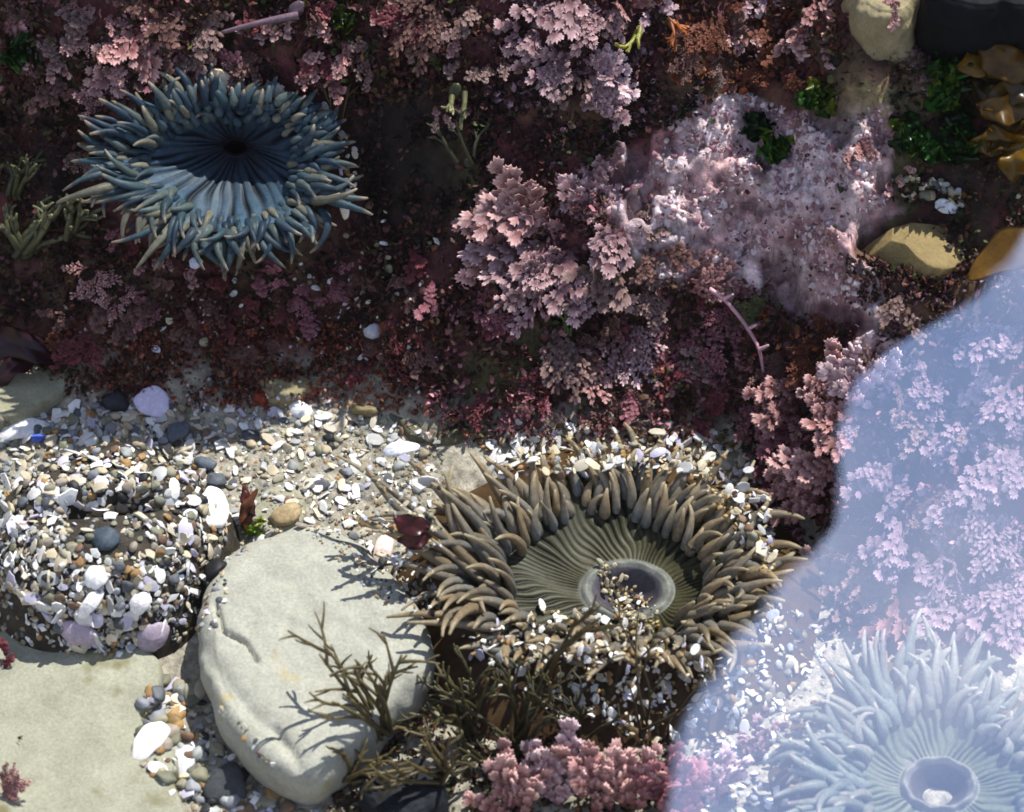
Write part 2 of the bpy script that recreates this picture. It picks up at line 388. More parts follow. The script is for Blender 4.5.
# ------------------------------------------------------------------ rocks
def rock(name, outline, z0, h, mat, col, label, cat='rock', amp=4, feat=60, na=200, top=0.9, crack=None, tilt=(0, 0), seed=0, facets=0):
    """a rounded stone whose plan outline is given where it meets the eye at about 0.6 h"""
    pts = np.array([P(a, b, z0 + 0.6 * h)[:2] for a, b in outline])
    c = pts.mean(0)
    q = pts - c; ang = np.arctan2(q[:, 1], q[:, 0]); order = np.argsort(ang); ang = ang[order]; rad = np.hypot(*q.T)[order]
    A = np.linspace(-math.pi, math.pi, na, endpoint=False)
    R = np.interp(A, np.concatenate([ang - 2 * math.pi, ang, ang + 2 * math.pi]), np.tile(rad, 3))
    R = np.convolve(np.concatenate([R[-3:], R, R[:3]]), np.ones(7) / 7, 'valid')
    prof = [(f, h * (1 - 0.05 * f * f)) for f in np.linspace(0.02, top, 46)]
    for t in np.linspace(0.06, 1, 12):
        aa = t * math.pi / 2
        prof.append((top + (1 - top) * math.sin(aa), h * (0.95 - 0.38 * (1 - math.cos(aa)))))
    for t in np.linspace(0.1, 1, 12): prof.append((1 - 0.1 * t * t, h * (0.57 - 0.75 * t)))
    Vv = []
    for f, z in prof:
        Vv.append(np.stack([c[0] + np.cos(A) * R * f, c[1] + np.sin(A) * R * f, z0 + z + f * R * (tilt[0] * np.cos(A) + tilt[1] * np.sin(A))], -1))
    Vv = np.vstack(Vv)
    mid = np.array([c[0], c[1], z0 + h * 0.3])
    dv = np.array([mnoise.fractal(Vector(v / feat + seed * 7.7), 0.9, 2.0, 4) for v in Vv])
    dirs = Vv - mid; dirs /= np.linalg.norm(dirs, axis=1)[:, None] + 1e-9
    Vv = Vv + dirs * (amp * dv)[:, None]
    if facets:
        rgf = np.random.default_rng(seed + 50); ext = np.array([R.mean(), R.mean() * 0.6, h])
        for _ in range(facets):
            q = nrm(rgf.normal(0, 1, 3) + np.array([0, 0, 0.6])); sp = ((Vv - mid) / ext) @ q; t = rgf.uniform(0.45, 0.75)
            Vv = Vv - np.outer(np.maximum(sp - t, 0) * 0.85, q * ext)
    if crack:
        ppx, ppy = project(Vv)
        for line, wd, dp in crack:
            dmin = np.full(len(Vv), 1e9)
            for (x0, y0), (x1, y1) in zip(line[:-1], line[1:]):
                L = (x1 - x0) ** 2 + (y1 - y0) ** 2
                t = np.clip(((ppx - x0) * (x1 - x0) + (ppy - y0) * (y1 - y0)) / L, 0, 1)
                dmin = np.minimum(dmin, np.hypot(ppx - x0 - t * (x1 - x0), ppy - y0 - t * (y1 - y0)))
            Vv[:, 2] -= dp * np.exp(-(dmin / wd) ** 2)
    F = [tuple(f) for f in grid_faces(len(prof), na, True)]
    Vv = np.vstack([Vv, [[c[0], c[1], z0 + h + amp * dv[0]]]])
    F += [(len(Vv) - 1, i, (i + 1) % na) for i in range(na)]
    F = [f[::-1] if len(f) == 4 else f for f in F]
    o = obj(name, Vv, F, np.tile(col, (len(Vv), 1)), mat, None, (c[0], c[1], z0))
    tag(o, label, cat)
    surfaces.append(tri_bvh(Vv, F))
    return o
rock('boulder', [(203, 600), (222, 566), (262, 546), (305, 530), (345, 545), (380, 580), (420, 620), (434, 655), (428, 690), (392, 724), (345, 768), (308, 792), (270, 776), (232, 740), (208, 690), (200, 640)],
     -8, 74, M['stone'], lin('#9a998c'), 'smooth pale grey boulder with a crack and ochre stains in the sunlit gravel', amp=6, feat=80, top=0.84,
     crack=[([(217, 606), (222, 630), (245, 642), (256, 660)], 2.6, 7), ([(283, 742), (275, 728), (292, 750), (300, 770)], 3, 5), ([(205, 650), (240, 700), (290, 750)], 9, 4)], tilt=(0.03, 0.02), seed=1)
rock('stone_slab', [(-90, 660), (-20, 640), (60, 640), (140, 650), (165, 672), (160, 705), (140, 722), (146, 770), (178, 790), (200, 830), (120, 870), (-90, 880)],
     -22, 42, M['slab'], lin('#8e8d7b'), 'flat pale slab in the lower left corner below the gravel covered anemone', amp=4, feat=70, top=0.93, seed=2)
rock('stone_slab', [(-110, 352), (10, 352), (70, 374), (78, 392), (40, 412), (0, 428), (-110, 440)], -10, 40, M['slab'], lin('#8f8c74'), 'olive slab at the left edge above the gravel', amp=4, feat=60, top=0.9, seed=3)
rock('stone_slab', [(255, 372), (300, 350), (350, 350), (345, 374), (310, 398), (270, 404)], -6, 34, M['slab'], lin('#8d8363'), 'tan slab half covered by dark red turf behind the gravel', amp=4, feat=50, top=0.85, seed=4)
rock('stone_slab', [(376, 398), (420, 392), (470, 410), (470, 440), (440, 448), (400, 430)], -6, 30, M['slab'], lin('#5f5b48'), 'shaded olive slab left of the olive anemone collar', amp=4, feat=50, top=0.85, seed=5)
rock('flat_stone', [(255, 500), (290, 488), (305, 508), (285, 535), (255, 528)], -4, 15, M['slab'], lin('#8f8c78'), 'small grey green flat stone touching the top of the boulder', amp=2, feat=30, top=0.85, seed=6)
p, n, _ = hit(905, 243)
rock('yellow_stone', [(848, 238), (856, 222), (880, 216), (915, 222), (955, 232), (966, 246), (958, 260), (925, 266), (890, 262), (862, 252)], p[2] - 12, 40, M['stone'], lin('#7e6d48'), 'angular yellow stone lodged in a hollow of the pink rock', amp=6, feat=40, top=0.62, facets=9, tilt=(-0.05, 0.16), seed=8)
p, n, _ = hit(885, 20)
rock('tan_rock', [(855, -20), (905, -25), (920, 0), (917, 22), (895, 38), (870, 36), (852, 15)], p[2] - 30, 70, M['stone'], lin('#8d8163'), 'rounded tan rock at the top edge beside the black rock', amp=7, feat=40, top=0.75, seed=9)
p, n, _ = hit(975, 10)
rock('black_rock', [(918, -10), (960, -30), (1040, -40), (1080, 0), (1070, 22), (1000, 30), (945, 28), (920, 18)], p[2] - 30, 80, M['darkstone'], lin('#0e1014'), 'smooth black rock in the upper right corner', amp=6, feat=60, top=0.8, seed=10)
rock('black_stone', [(362, 782), (385, 768), (430, 770), (446, 790), (440, 815), (395, 830), (368, 812)], -6, 44, M['darkstone'], lin('#1b1e22'), 'glossy black stone at the bottom edge under the olive weed', amp=5, feat=40, top=0.8, seed=11)

# ------------------------------------------------------------------ anemones
def tube(path, radii, ns=8):
    path = np.asarray(path); n = len(path)
    T = np.gradient(path, axis=0); T /= np.linalg.norm(T, axis=1)[:, None] + 1e-9
    ref = np.array([0.31, 0.2, 0.93]); a = np.linspace(0, 2 * math.pi, ns, endpoint=False)
    V = []
    for i in range(n):
        u = np.cross(T[i], ref); u = nrm(u); v = np.cross(T[i], u)
        V.append(path[i] + radii[i] * (np.cos(a)[:, None] * u + np.sin(a)[:, None] * v))
    V = np.vstack(V + [path[-1:] + T[-1] * radii[-1] * 0.7])
    F = [tuple(f) for f in grid_faces(n, ns, True)] + [((n - 1) * ns + i, (n - 1) * ns + (i + 1) % ns, n * ns) for i in range(ns)]
    return V, F

def anemone(name, label, center, normal, disc_r, dish, mouth, nten, rows, length, tr, cols, skirt, seed=0, open_=(62, 8), ridge=46, mshift=(0, 0)):
    """one continuous body: skirt/column, grooved oral disc with mouth lip, whorls of tentacles
    center/normal: oral disc; disc_r (rx, ry); cols dict of linear colours; length f(theta) -> u"""
    rg = np.random.default_rng(seed)
    n = nrm(np.asarray(normal, float)); ex = nrm(np.cross(np.array([0, 1.0, 0]), n)); ey = np.cross(n, ex)
    if ex[0] < 0: ex, ey = -ex, -ey
    c = np.asarray(center, float)
    def W(x, y, z): return c + np.outer(x, ex) + np.outer(y, ey) + np.outer(z, n)
    mb = MB()
    na = 384; A = np.linspace(0, 2 * math.pi, na, endpoint=False)
    wob = 1 + 0.055 * np.sin(3 * A + seed) + 0.045 * np.sin(5 * A + 2.1 * seed) + 0.02 * np.sin(11 * A)
    Vd, Cd = [], []
    rg2 = rg.normal(0, 0.4, 4)
    ph = A + 0.05 * np.sin(4 * A + rg2[0]) + 0.03 * np.sin(7 * A + rg2[1])
    groove = 1 - np.abs(np.cos(ph * ridge / 2)) ** 6          # 1 on ridge, 0 in the line
    mx, my = mouth
    groove = None
    # rings: inside of the mouth, lip, disc, margin, skirt
    rings = [('cap', 0)]
    for t in np.linspace(0, 1, 8): rings.append(('gut', t))
    for t in np.linspace(0.1, 1, 8): rings.append(('lip', t))
    for t in np.linspace(0.03, 1, 34): rings.append(('disc', t))
    for t in np.linspace(0.04, 1, 26): rings.append(('skirt', t))
    rx, ry = disc_r[0] * wob, disc_r[1] * wob
    for kind, t in rings:
        if kind == 'cap':
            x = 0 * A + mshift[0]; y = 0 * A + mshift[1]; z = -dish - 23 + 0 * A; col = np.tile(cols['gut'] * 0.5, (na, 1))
        elif kind == 'gut':
            f = 0.15 + 0.65 * t; x = mx * f * np.cos(A) + mshift[0]; y = my * f * np.sin(A) + mshift[1]; z = -dish - 22 * (1 - t * t) + 0 * A
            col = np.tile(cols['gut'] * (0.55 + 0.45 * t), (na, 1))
        elif kind == 'lip':
            a = math.pi * t; f = 0.84 + 0.26 * t; bulge = cols.get('lip_h', 7) * math.sin(a)
            x = mx * f * np.cos(A) + mshift[0]; y = my * f * np.sin(A) + mshift[1]; z = -dish + bulge * (1 + 0.25 * np.sin(A * 9 + seed)) + 0 * A
            col = np.tile(cols['lip'], (na, 1))
        elif kind == 'disc':
            x0 = mx * 1.10 * np.cos(A) + mshift[0]; y0 = my * 1.10 * np.sin(A) + mshift[1]
            x = x0 * (1 - t) + rx * np.cos(A) * t; y = y0 * (1 - t) + ry * np.sin(A) * t
            gph = ph + 0.05 * np.sin(5 * t + 3 * A + seed) + 0.02 * np.sin(11 * t + 9 * A)
            gw = 5 + 3 * np.sin(13 * A + seed); g2 = 1 - np.abs(np.cos(gph * ridge / 2)) ** gw * (0.65 + 0.35 * np.sin(7 * A + 6 * t))
            z = -dish * (1 - t ** 1.6) + (g2 - 0.5) * (1 + 2.2 * t); groove = g2
            base = cols['disc0'] * (1 - t) + cols['disc1'] * t
            g3 = np.clip(groove, 0, 1) ** 1.5
            col = base * g3[:, None] + cols['line'] * (1 - g3)[:, None]
        else:
            a = t * 1.0
            w_ = skirt[0] * a; x = (rx + w_) * np.cos(A); y = (ry + w_) * np.sin(A)
            z = 6 * math.sin(min(1, t * 3) * math.pi) - skirt[1] * t ** 1.3 + 4 * np.sin(A * 31 + 12 * t) * (1 - t)
            col = np.tile(cols['column'], (na, 1)) * (1 + 0.3 * np.sin(A * 40)[:, None] * 0.5)
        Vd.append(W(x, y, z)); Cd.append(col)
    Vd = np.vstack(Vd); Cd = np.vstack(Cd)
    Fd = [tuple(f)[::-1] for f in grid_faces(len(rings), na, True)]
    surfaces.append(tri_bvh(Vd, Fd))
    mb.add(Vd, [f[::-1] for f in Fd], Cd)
    # tentacles
    for r in range(rows):
        fr = r / max(1, rows - 1)
        m = int(nten * (0.8 + 0.35 * fr))
        for k in range(m):
            th = 2 * math.pi * (k + 0.5 * (r % 2) + rg.uniform(-0.3, 0.3)) / m
            rr = 0.78 + 0.36 * fr + rg.uniform(-0.04, 0.04)
            wv = np.interp(th, A, wob)
            bx, by = disc_r[0] * wv * rr * math.cos(th), disc_r[1] * wv * rr * math.sin(th)
            bz = -dish * (1 - min(1, rr) ** 1.6) - 2
            L = length(th) * rg.uniform(0.7, 1.2) * (0.7 + 0.4 * fr)
            L *= 1 + 0.2 * math.sin(3 * th + 1.7 * seed) + 0.12 * math.sin(8 * th + seed)
            rad = tr * rg.uniform(0.8, 1.15) * (0.95 + 0.1 * fr)
            a0 = math.radians(open_[0] - 24 * fr + rg.normal(0, 11)); a1 = math.radians(open_[1] - 26 * fr + rg.normal(0, 18))
            # outward direction in the disc plane (of an ellipse)
            ox, oy = math.cos(th) / 1.0, math.sin(th) / 1.0
            side = rg.normal(0, 0.42)
            nseg = 10; pth = [np.array([bx, by, bz])]
            for i in range(nseg - 1):
                t = i / (nseg - 2)
                a = a0 * (1 - t) + a1 * t
                sa = side * (0.3 + 1.6 * t) + rg.normal(0, 0.03)
                dx = math.cos(a) * (ox * math.cos(sa) - oy * math.sin(sa)); dy = math.cos(a) * (oy * math.cos(sa) + ox * math.sin(sa))
                pth.append(pth[-1] + np.array([dx, dy, math.sin(a)]) * L / (nseg - 1))
            pth = np.array(pth); T = np.linspace(0, 1, nseg)
            radii = rad * np.interp(T, [0, 0.14, 0.3, 0.6, 0.85, 1], [0.86, 1.05, 0.96, 0.68, 0.42, 0.22])
            pw = W(pth[:, 0], pth[:, 1], pth[:, 2])
            Vt, Ft = tube(pw, radii, 8)
            pick = cols['ten'][rg.integers(len(cols['ten']))]
            tt = np.concatenate([np.repeat(T, 8), [1.0]])
            stripe = np.concatenate([np.tile([1.15, 1.0, 0.75, 0.9, 1.1, 1.0, 0.75, 0.95], nseg), [1.0]])
            ct = pick[0][None] * (1 - tt[:, None]) + pick[1][None] * tt[:, None]
            ct = ct * stripe[:, None] * rg.uniform(0.8, 1.2)
            tipm = sstep(0.72, 0.95, tt)[:, None]; ct = ct * (1 - tipm) + cols['tip'] * tipm
            mb.add(Vt, Ft, ct)
    o = mb.build(name, M['anemone'], None, c)
    VV_, FF_, _c = mb.arrays(); full = tri_bvh(VV_, FF_)
    tag(o, label, 'sea anemone')
    return dict(o=o, full=full, W=W, c=c, n=n, ex=ex, ey=ey, rx=disc_r[0], ry=disc_r[1])

CAMDIR = -FW
# olive anemone, centre
c = P(606, 572, 54)
def len_olive(th):
    c_, s_ = math.cos(th), math.sin(th)
    return 54 + 46 * max(0, -c_) ** 3 - 8 * max(0, s_) ** 2 - 16 * max(0, -s_) ** 2
col_olive = dict(gut=lin('#66626a'), lip=lin('#83857c'), disc0=lin('#4e4a2e'), disc1=lin('#3a3e2e'), line=lin('#080905'), column=lin('#54402a'), tip=lin('#b0a284'), lip_h=3.2,
    ten=[(lin('#918d82'), lin('#9a876a')), (lin('#807e76'), lin('#8c7c62')), (lin('#988a72'), lin('#a48e6c')), (lin('#808584'), lin('#8f8068'))])
an_olive = anemone('sea_anemone', 'open olive green anemone with a striped disc and shell bits on its collar', c, (0, -0.04, 1), (120, 88), 18, (40, 31), 56, 5, len_olive, 5.5, col_olive, (84, 46), 3, open_=(82, 28), ridge=66, mshift=(20, -8))
# blue anemone, upper left
pb, nb, _ = hit(234, 172, [terr_bvh])
c = pb + CAMDIR * 92
def len_blue(th):
    c_, s_ = math.cos(th), math.sin(th)
    return 30 + 16 * max(0, -c_) ** 2 + 18 * max(0, -s_) - 6 * max(0, s_) ** 2
col_blue = dict(gut=lin('#101018'), lip=lin('#23242e'), disc0=lin('#141824'), disc1=lin('#557084'), line=lin('#080c14'), column=lin('#3a3528'), tip=lin('#a39684'), lip_h=4,
    ten=[(lin('#5d7178', 0.8), lin('#4b5e67', 0.8)), (lin('#4d6871', 0.8), lin('#3e5562', 0.8)), (lin('#76837d', 0.8), lin('#5f6e71', 0.8)), (lin('#93917e', 0.8), lin('#7f7d6f', 0.8)), (lin('#51656f', 0.8), lin('#415160', 0.8)), (lin('#3a4f60', 0.8), lin('#314052', 0.8))])
an_blue = anemone('sea_anemone', 'blue green anemone with a dark funnel mouth in the shaded upper left', c, nrm(np.array([0.08, -0.55, 0.83])), (90, 62), 44, (13, 8), 54, 5, len_blue, 4.5, col_blue, (24, 110), 5, open_=(66, -6), ridge=30, mshift=(8, 26))
# anemone under the mirrored sky, lower right
c = P(942, 772, 46)
col_pale = dict(gut=lin('#5c5450'), lip=lin('#8c8a80'), disc0=lin('#6c7256'), disc1=lin('#6f7c6c'), line=lin('#1c2218'), column=lin('#6a5a40'), tip=lin('#b0aca0'), lip_h=7,
    ten=[(lin('#868c80'), lin('#96968a')), (lin('#7a857c'), lin('#8c8e80')), (lin('#929486'), lin('#9e9a8c'))])
an_pale = anemone('sea_anemone', 'pale grey anemone seen through the blue reflection at lower right', c, (0, -0.05, 1), (92, 80), 24, (32, 26), 50, 5, lambda th: 40 + 20 * max(0, -math.cos(th)) + 6 * max(0, math.sin(th)), 5.2, col_pale, (70, 60), 9, open_=(54, 8), ridge=50)
# closed anemone under its own gravel, left
mc = P(104, 544, 36)
na, nr = 160, 60
A = np.linspace(0, 2 * math.pi, na, endpoint=False); Vm = []
for i in range(nr):
    f = i / (nr - 1)
    R = 118 * (1 + 0.06 * np.sin(2 * A + 1) + 0.04 * np.sin(5 * A)) * (0.03 + 0.97 * f)
    x = mc[0] + R * np.cos(A) * 1.02; y = mc[1] + R * np.sin(A) * 1.1
    z = -10 + 112 * (1 - f ** 4) + 4 * fbm(x, y, 40, 130, 3)
    dpx, dpy = x - mc[0] - 6, y - mc[1]
    z = z - 34 * np.exp(-((dpx / 54) ** 2 + ((dpy - 0.1 * dpx) / 11) ** 2)) * (f < 0.9)
    Vm.append(np.stack([x, y, z], -1))
Vm = np.vstack(Vm); Fm = [tuple(f)[::-1] for f in grid_faces(nr, na, True)] + [tuple(range(na))]
surfaces.append(tri_bvh(Vm, Fm))
tag(obj('sea_anemone', Vm, [f[::-1] for f in Fm], np.tile(lin('#38322a'), (len(Vm), 1)), M['reef'], None, mc), 'closed anemone mound coated all over with shells and gravel at the left', 'sea anemone')
mound_bvh = surfaces[-1]

# ------------------------------------------------------------------ gravel, shells and pebbles
def ico(sub):
    import bmesh
    bm = bmesh.new(); bmesh.ops.create_icosphere(bm, subdivisions=sub, radius=1)
    V = np.array([v.co[:] for v in bm.verts]); F = np.array([[v.index for v in f.verts] for f in bm.faces]); bm.free()
    return V, F
IV, IF = ico(3); IV2, IF2 = ico(2)
def pebble_shape(rg, V):
    sc = np.array([1, rg.uniform(0.65, 0.95), rg.uniform(0.4, 0.7)])
    k = rg.uniform(-9, 9, 3)
    d = np.array([mnoise.noise(Vector(v * 0.9 + k)) * 0.28 + mnoise.noise(Vector(v * 2.2 + k)) * 0.09 for v in V])
    v = V * (1 + d[:, None])
    for _ in range(8):                       # flats where it broke
        q = nrm(rg.normal(0, 1, 3)); t = rg.uniform(0.55, 0.92); s = v @ q; v = v - np.outer(np.maximum(s - t, 0) * 0.85, q)
    return v * sc
def shell_shape(rg):
    """a broken, angular, slightly dished chip with a thickness"""
    k = int(rg.integers(4, 7)); a = np.sort((np.arange(k) + rg.uniform(-0.38, 0.38, k)) * 2 * math.pi / k); r = rg.uniform(0.7, 1.12, k)
    if rg.random() < 0.3: k = 9; a = np.arange(9) * 2 * math.pi / 9; r = rg.uniform(0.9, 1.0, 9)
    q = np.stack([np.cos(a) * r, np.sin(a) * r], -1); ring = np.vstack([q[i] * (1 - t) + q[(i + 1) % k] * t for i in range(k) for t in (0, 0.33, 0.66)])
    asp = rg.uniform(0.38, 0.9); cur = rg.uniform(0.0, 0.3); th = rg.uniform(0.05, 0.13); V = []; m = len(ring)
    for f, zz in ((0.02, th), (0.5, th), (0.94, th * 0.9), (1.0, 0), (0.94, -th), (0.02, -th)):
        x = ring[:, 0] * f; y = ring[:, 1] * f * asp
        V.append(np.stack([x, y, zz - cur * (x * x + 0.6 * y * y)], -1))
    return np.vstack(V), grid_faces(6, m, True)
rgs = np.random.default_rng(5)
surfaces.append(an_olive['full']); surfaces.append(an_pale['full'])
PEB = [make_mesh('pebble', pebble_shape(rgs, IV), IF, None, M['pebble']) for _ in range(9)]
SHV = [shell_shape(rgs) for _ in range(12)]
SHE = [make_mesh('shell_fragment', v, f, None, M['shell'], smooth=False) for v, f in SHV]
PLO = [pebble_shape(rgs, IV2) for _ in range(9)]
def basis(n, rg, tiltamt):
    n = nrm(n + rg.normal(0, tiltamt, 3)); t = nrm(np.cross(n, rg.normal(0, 1, 3))); b = np.cross(n, t)
    return np.stack([t, b, n], 1)
SHELLC = [('cream', '#b8ac94'), ('grey', '#a8a8a6'), ('white', '#d8d6d0'), ('white', '#cfccc8'), ('white', '#e2e0da'), ('cream', '#c6bca6'), ('lilac', '#b8b2c2'), ('cream', '#bcae94'), ('white', '#d2cec8')]
PEBC = [('dark grey', '#55585c'), ('olive grey', '#75735f'), ('olive grey', '#888470'), ('ochre', '#94744a'), ('brown', '#6d5645'), ('grey', '#84868a'), ('black', '#2a2b2c'), ('buff', '#a2967c'), ('grey', '#9a9c98'), ('buff', '#94897a'), ('olive grey', '#6a6a58')]
ZONES = {
 'mound': ('stuck on the gravel coated closed anemone', lambda r: (104 + 122 * math.sqrt(r.random()) * math.cos(t := r.uniform(0, 6.2832)), 528 + 124 * math.sqrt(r.random()) * math.sin(t)), 640, 560, (3.5, 12.5), (3, 7.5), 0.4, 0.5),
 'sand': ('on the sand between mound, boulder and red turf', [(90, 408), (150, 395), (330, 395), (440, 440), (440, 480), (415, 560), (440, 610), (400, 600), (340, 545), (300, 528), (240, 545), (215, 480), (150, 430)], 300, 190, (3.2, 11), (2.5, 7), 0.3, 0),
 'collar': ('on the collar behind the olive anemone tentacles', [(482, 445), (500, 426), (560, 420), (690, 420), (740, 440), (768, 500), (775, 560), (745, 545), (720, 490), (660, 468), (560, 474), (500, 478)], 330, 110, (4, 10.5), (3, 6), 0.3, 1),
 'front': ('clinging to the front skirt of the olive anemone', [(455, 655), (500, 618), (560, 600), (650, 622), (720, 640), (715, 720), (650, 745), (560, 700), (480, 680)], 190, 50, (4, 8.5), (3, 5.5), 0.4, 4),
 'strip': ('in the gravel strip between slab and boulder', [(140, 700), (165, 680), (205, 690), (225, 745), (280, 790), (320, 815), (200, 815), (172, 785), (142, 765)], 46, 120, (5, 12), (5, 11), 0.3, 0),
 'left': ('along the left edge above the mound', [(-10, 425), (60, 405), (120, 400), (110, 425), (40, 450), (-10, 470)], 26, 40, (5, 12), (4, 8), 0.3, 0),
 'right': ('under the blue reflection beside the pale anemone', [(700, 700), (760, 600), (800, 610), (840, 640), (800, 680), (760, 740), (790, 812), (670, 815)], 130, 60, (4, 9), (4, 7), 0.35, 0),
 'rim': ('on the upper rim of the blue anemone', [(205, 78), (290, 80), (345, 115), (358, 150), (352, 215), (340, 215), (343, 150), (310, 110), (240, 92)], 40, 14, (4, 8), (4, 6), 0.35, 5),
 'wall': ('scattered on the dark red turf of the wall', [(60, 300), (200, 290), (370, 200), (440, 240), (440, 400), (300, 350), (120, 350)], 46, 16, (2.5, 6), (3, 6), 0.4, 4),
 'hollow': ('in the dark hollow above the yellow stone', [(890, 178), (930, 174), (962, 190), (966, 205), (930, 203), (895, 196)], 10, 26, (4, 8), (4, 8), 0.4, 2),
 'disc': ('lying in the mouth of the olive anemone', [(596, 566), (612, 560), (640, 590), (648, 606), (640, 622), (615, 612), (600, 590)], 8, 18, (3, 5.5), (2.5, 5), 0.4, 3),
}
shells, pebs = [], []
for zn, (where, area, ns, npb, ssz, psz, tl, lift) in ZONES.items():
    rg = np.random.default_rng(abs(hash(len(zn) * 31 + ord(zn[0]) * 7 + ord(zn[-1]))) % 99991)
    def samp():
        if callable(area): return area(rg)
        xs = [a for a, b in area]; ys = [b for a, b in area]
        for _ in range(200):
            q = (rg.uniform(min(xs), max(xs)), rg.uniform(min(ys), max(ys)))
            if inpoly(q[0], q[1], area): return q
        return q
    for kind, cnt, sz in (('s', ns, ssz), ('p', npb, psz)):
        for _ in range(cnt):
            q = samp(); size = sz[0] + (sz[1] - sz[0]) * rg.random() ** 2.6
            if zn == 'mound':
                ins = ((q[0] - 110) / 50) ** 2 + ((q[1] - 545) / 9) ** 2 < 1
                if ins and (kind == 's' or rg.random() < 0.5): continue
            p, n, _d = hit(*q)
            if n[2] < 0.45 and zn in ('strip', 'sand', 'left', 'right'): continue
            if kind == 's':
                cn, cc = SHELLC[rg.integers(len(SHELLC))]; shells.append((size, zn, where, p + n * (size * 0.14 + lift + 1.5), basis(n, rg, tl), cn, lin(cc) * rg.uniform(0.85, 1.1), q))
            else:
                cc = PEBC[rg.integers(len(PEBC))]
                if zn in ('collar', 'front', 'disc') : cc = [('buff', '#a2967c'), ('ochre', '#94744a'), ('brown', '#6d5645'), ('olive grey', '#888470')][rg.integers(4)]
                pebs.append((size, zn, where, p + n * (size * 0.25 + lift), basis(n, rg, tl * 0.6), cc[0], lin(cc[1]) * rg.uniform(0.8, 1.2), q))
ZNAME = {'mound': 'gravel mound', 'sand': 'sand patch', 'collar': 'olive anemone collar', 'front': 'olive anemone skirt', 'strip': 'gravel strip', 'left': 'left edge', 'right': 'reflected corner', 'rim': 'blue anemone rim', 'wall': 'red turf', 'hollow': 'dark hollow', 'disc': 'olive anemone mouth'}
def place(me, name, s, p, B, c, label, cat, group):
    o = bpy.data.objects.new(name, me); COL.objects.link(o)
    m = Matrix([list(r) for r in B]).to_4x4(); m = m @ Matrix.Scale(s, 4); m.translation = Vector(p * S)
    o.matrix_world = m; o.color = (*np.clip(c, 0, 1), 1)
    return tag(o, label, cat, group)
gr = [[], [], [], 0]
def to_gravel(V, F, p, B, s, c):
    v = (V * s) @ B.T + p
    if F.shape[1] == 4: F = np.vstack([F[:, [0, 1, 2]], F[:, [0, 2, 3]]])
    gr[0].append(v); gr[1].append(F + gr[3]); gr[2].append(np.tile(c, (len(v), 1))); gr[3] += len(v)
def vis(e): return -e[0] if -5 < e[7][0] < 1029 and e[7][1] < 815 else 0
for lst, kind in ((shells, 's'), (pebs, 'p')):
    lst.sort(key=vis)
    for i, (s, zn, where, p, B, cn, c, q) in enumerate(lst):
        v = int(rgs.integers(9))
        if i < 285:
            if kind == 's': place(SHE[v + i % 3], 'shell_fragment', s, p, B, c, f'{cn} broken shell fragment {where}', 'shell', f'{cn} shell fragments, {ZNAME[zn]}')
            else: place(PEB[v], 'pebble', s, p, B, c, f'{cn} rounded pebble {where}', 'pebble', f'{cn} pebbles, {ZNAME[zn]}')
        elif kind == 's': to_gravel(*SHV[v + i % 3], p, B, s, c)
        else: to_gravel(PLO[v], IF2, p, B, s, c)
# fine grit over the open floor and mound
rg = np.random.default_rng(77)
def grit(cnt, area, size, lift=0, palette=None):
    xs = [a for a, b in area]; ys = [b for a, b in area]; k = 0
    while k < cnt:
        q = (rg.uniform(min(xs), max(xs)), rg.uniform(min(ys), max(ys)))
        if not inpoly(*q, area): continue
        k += 1
        if ((q[0] - 110) / 50) ** 2 + ((q[1] - 545) / 9) ** 2 < 1: continue
        p, n, _d = hit(*q); s = rg.uniform(*size); t = rg.random()
        if n[2] < 0.6 and lift == 0 and not palette and q[0] > 200: continue
        if palette: cc = lin(palette[rg.integers(len(palette))])
        else: cc = lin(SHELLC[rg.integers(len(SHELLC))][1]) if t < 0.35 else lin(PEBC[rg.integers(len(PEBC))][1])
        if t < 0.3: to_gravel(*SHV[int(rg.integers(12))], p + n * lift, basis(n, rg, 0.4), s * 1.2, cc)
        else: to_gravel(PLO[int(rg.integers(9))], IF2, p + n * lift, basis(n, rg, 0.4), s, cc)
grit(2200, [(90, 400), (340, 392), (445, 440), (440, 620), (380, 600), (300, 525), (230, 560), (210, 500)], (1.2, 3.2))
grit(1500, [(-10, 420), (200, 400), (232, 560), (220, 630), (100, 660), (-10, 640)], (2, 4.5))
grit(350, [(140, 690), (215, 690), (320, 815), (200, 815), (142, 770)], (2, 4.5))
grit(500, [(480, 440), (500, 425), (690, 422), (770, 500), (775, 590), (700, 480), (560, 470)], (1.5, 3.5), 0, ['#9a8052', '#7c6038', '#c9bda4', '#b09a6a'])
grit(260, [(455, 640), (560, 605), (720, 640), (715, 740), (560, 720)], (1.5, 3.2), 3, ['#9a8052', '#7c6038', '#c9bda4', '#dcd6c8'])
grit(150, [(596, 572), (604, 560), (630, 590), (655, 596), (660, 635), (620, 625)], (1.2, 2.8), 1, ['#a08c5c', '#b8a67c', '#8a7a56', '#c9bda4'])
grit(500, [(60, 300), (430, 240), (440, 410), (60, 400)], (1.2, 2.8), 2, ['#8a4a40', '#6d5645', '#b09a8a', '#cfc8c4', '#5a3a34'])
grit(300, [(690, 812), (770, 590), (840, 640), (800, 812)], (1.5, 4))
tag(obj('gravel', np.vstack(gr[0]), np.vstack(gr[1]), np.vstack(gr[2]), M['gravel'], smooth=False), 'fine mixed shell grit and small gravel on the pool floor', 'gravel', kind='stuff')

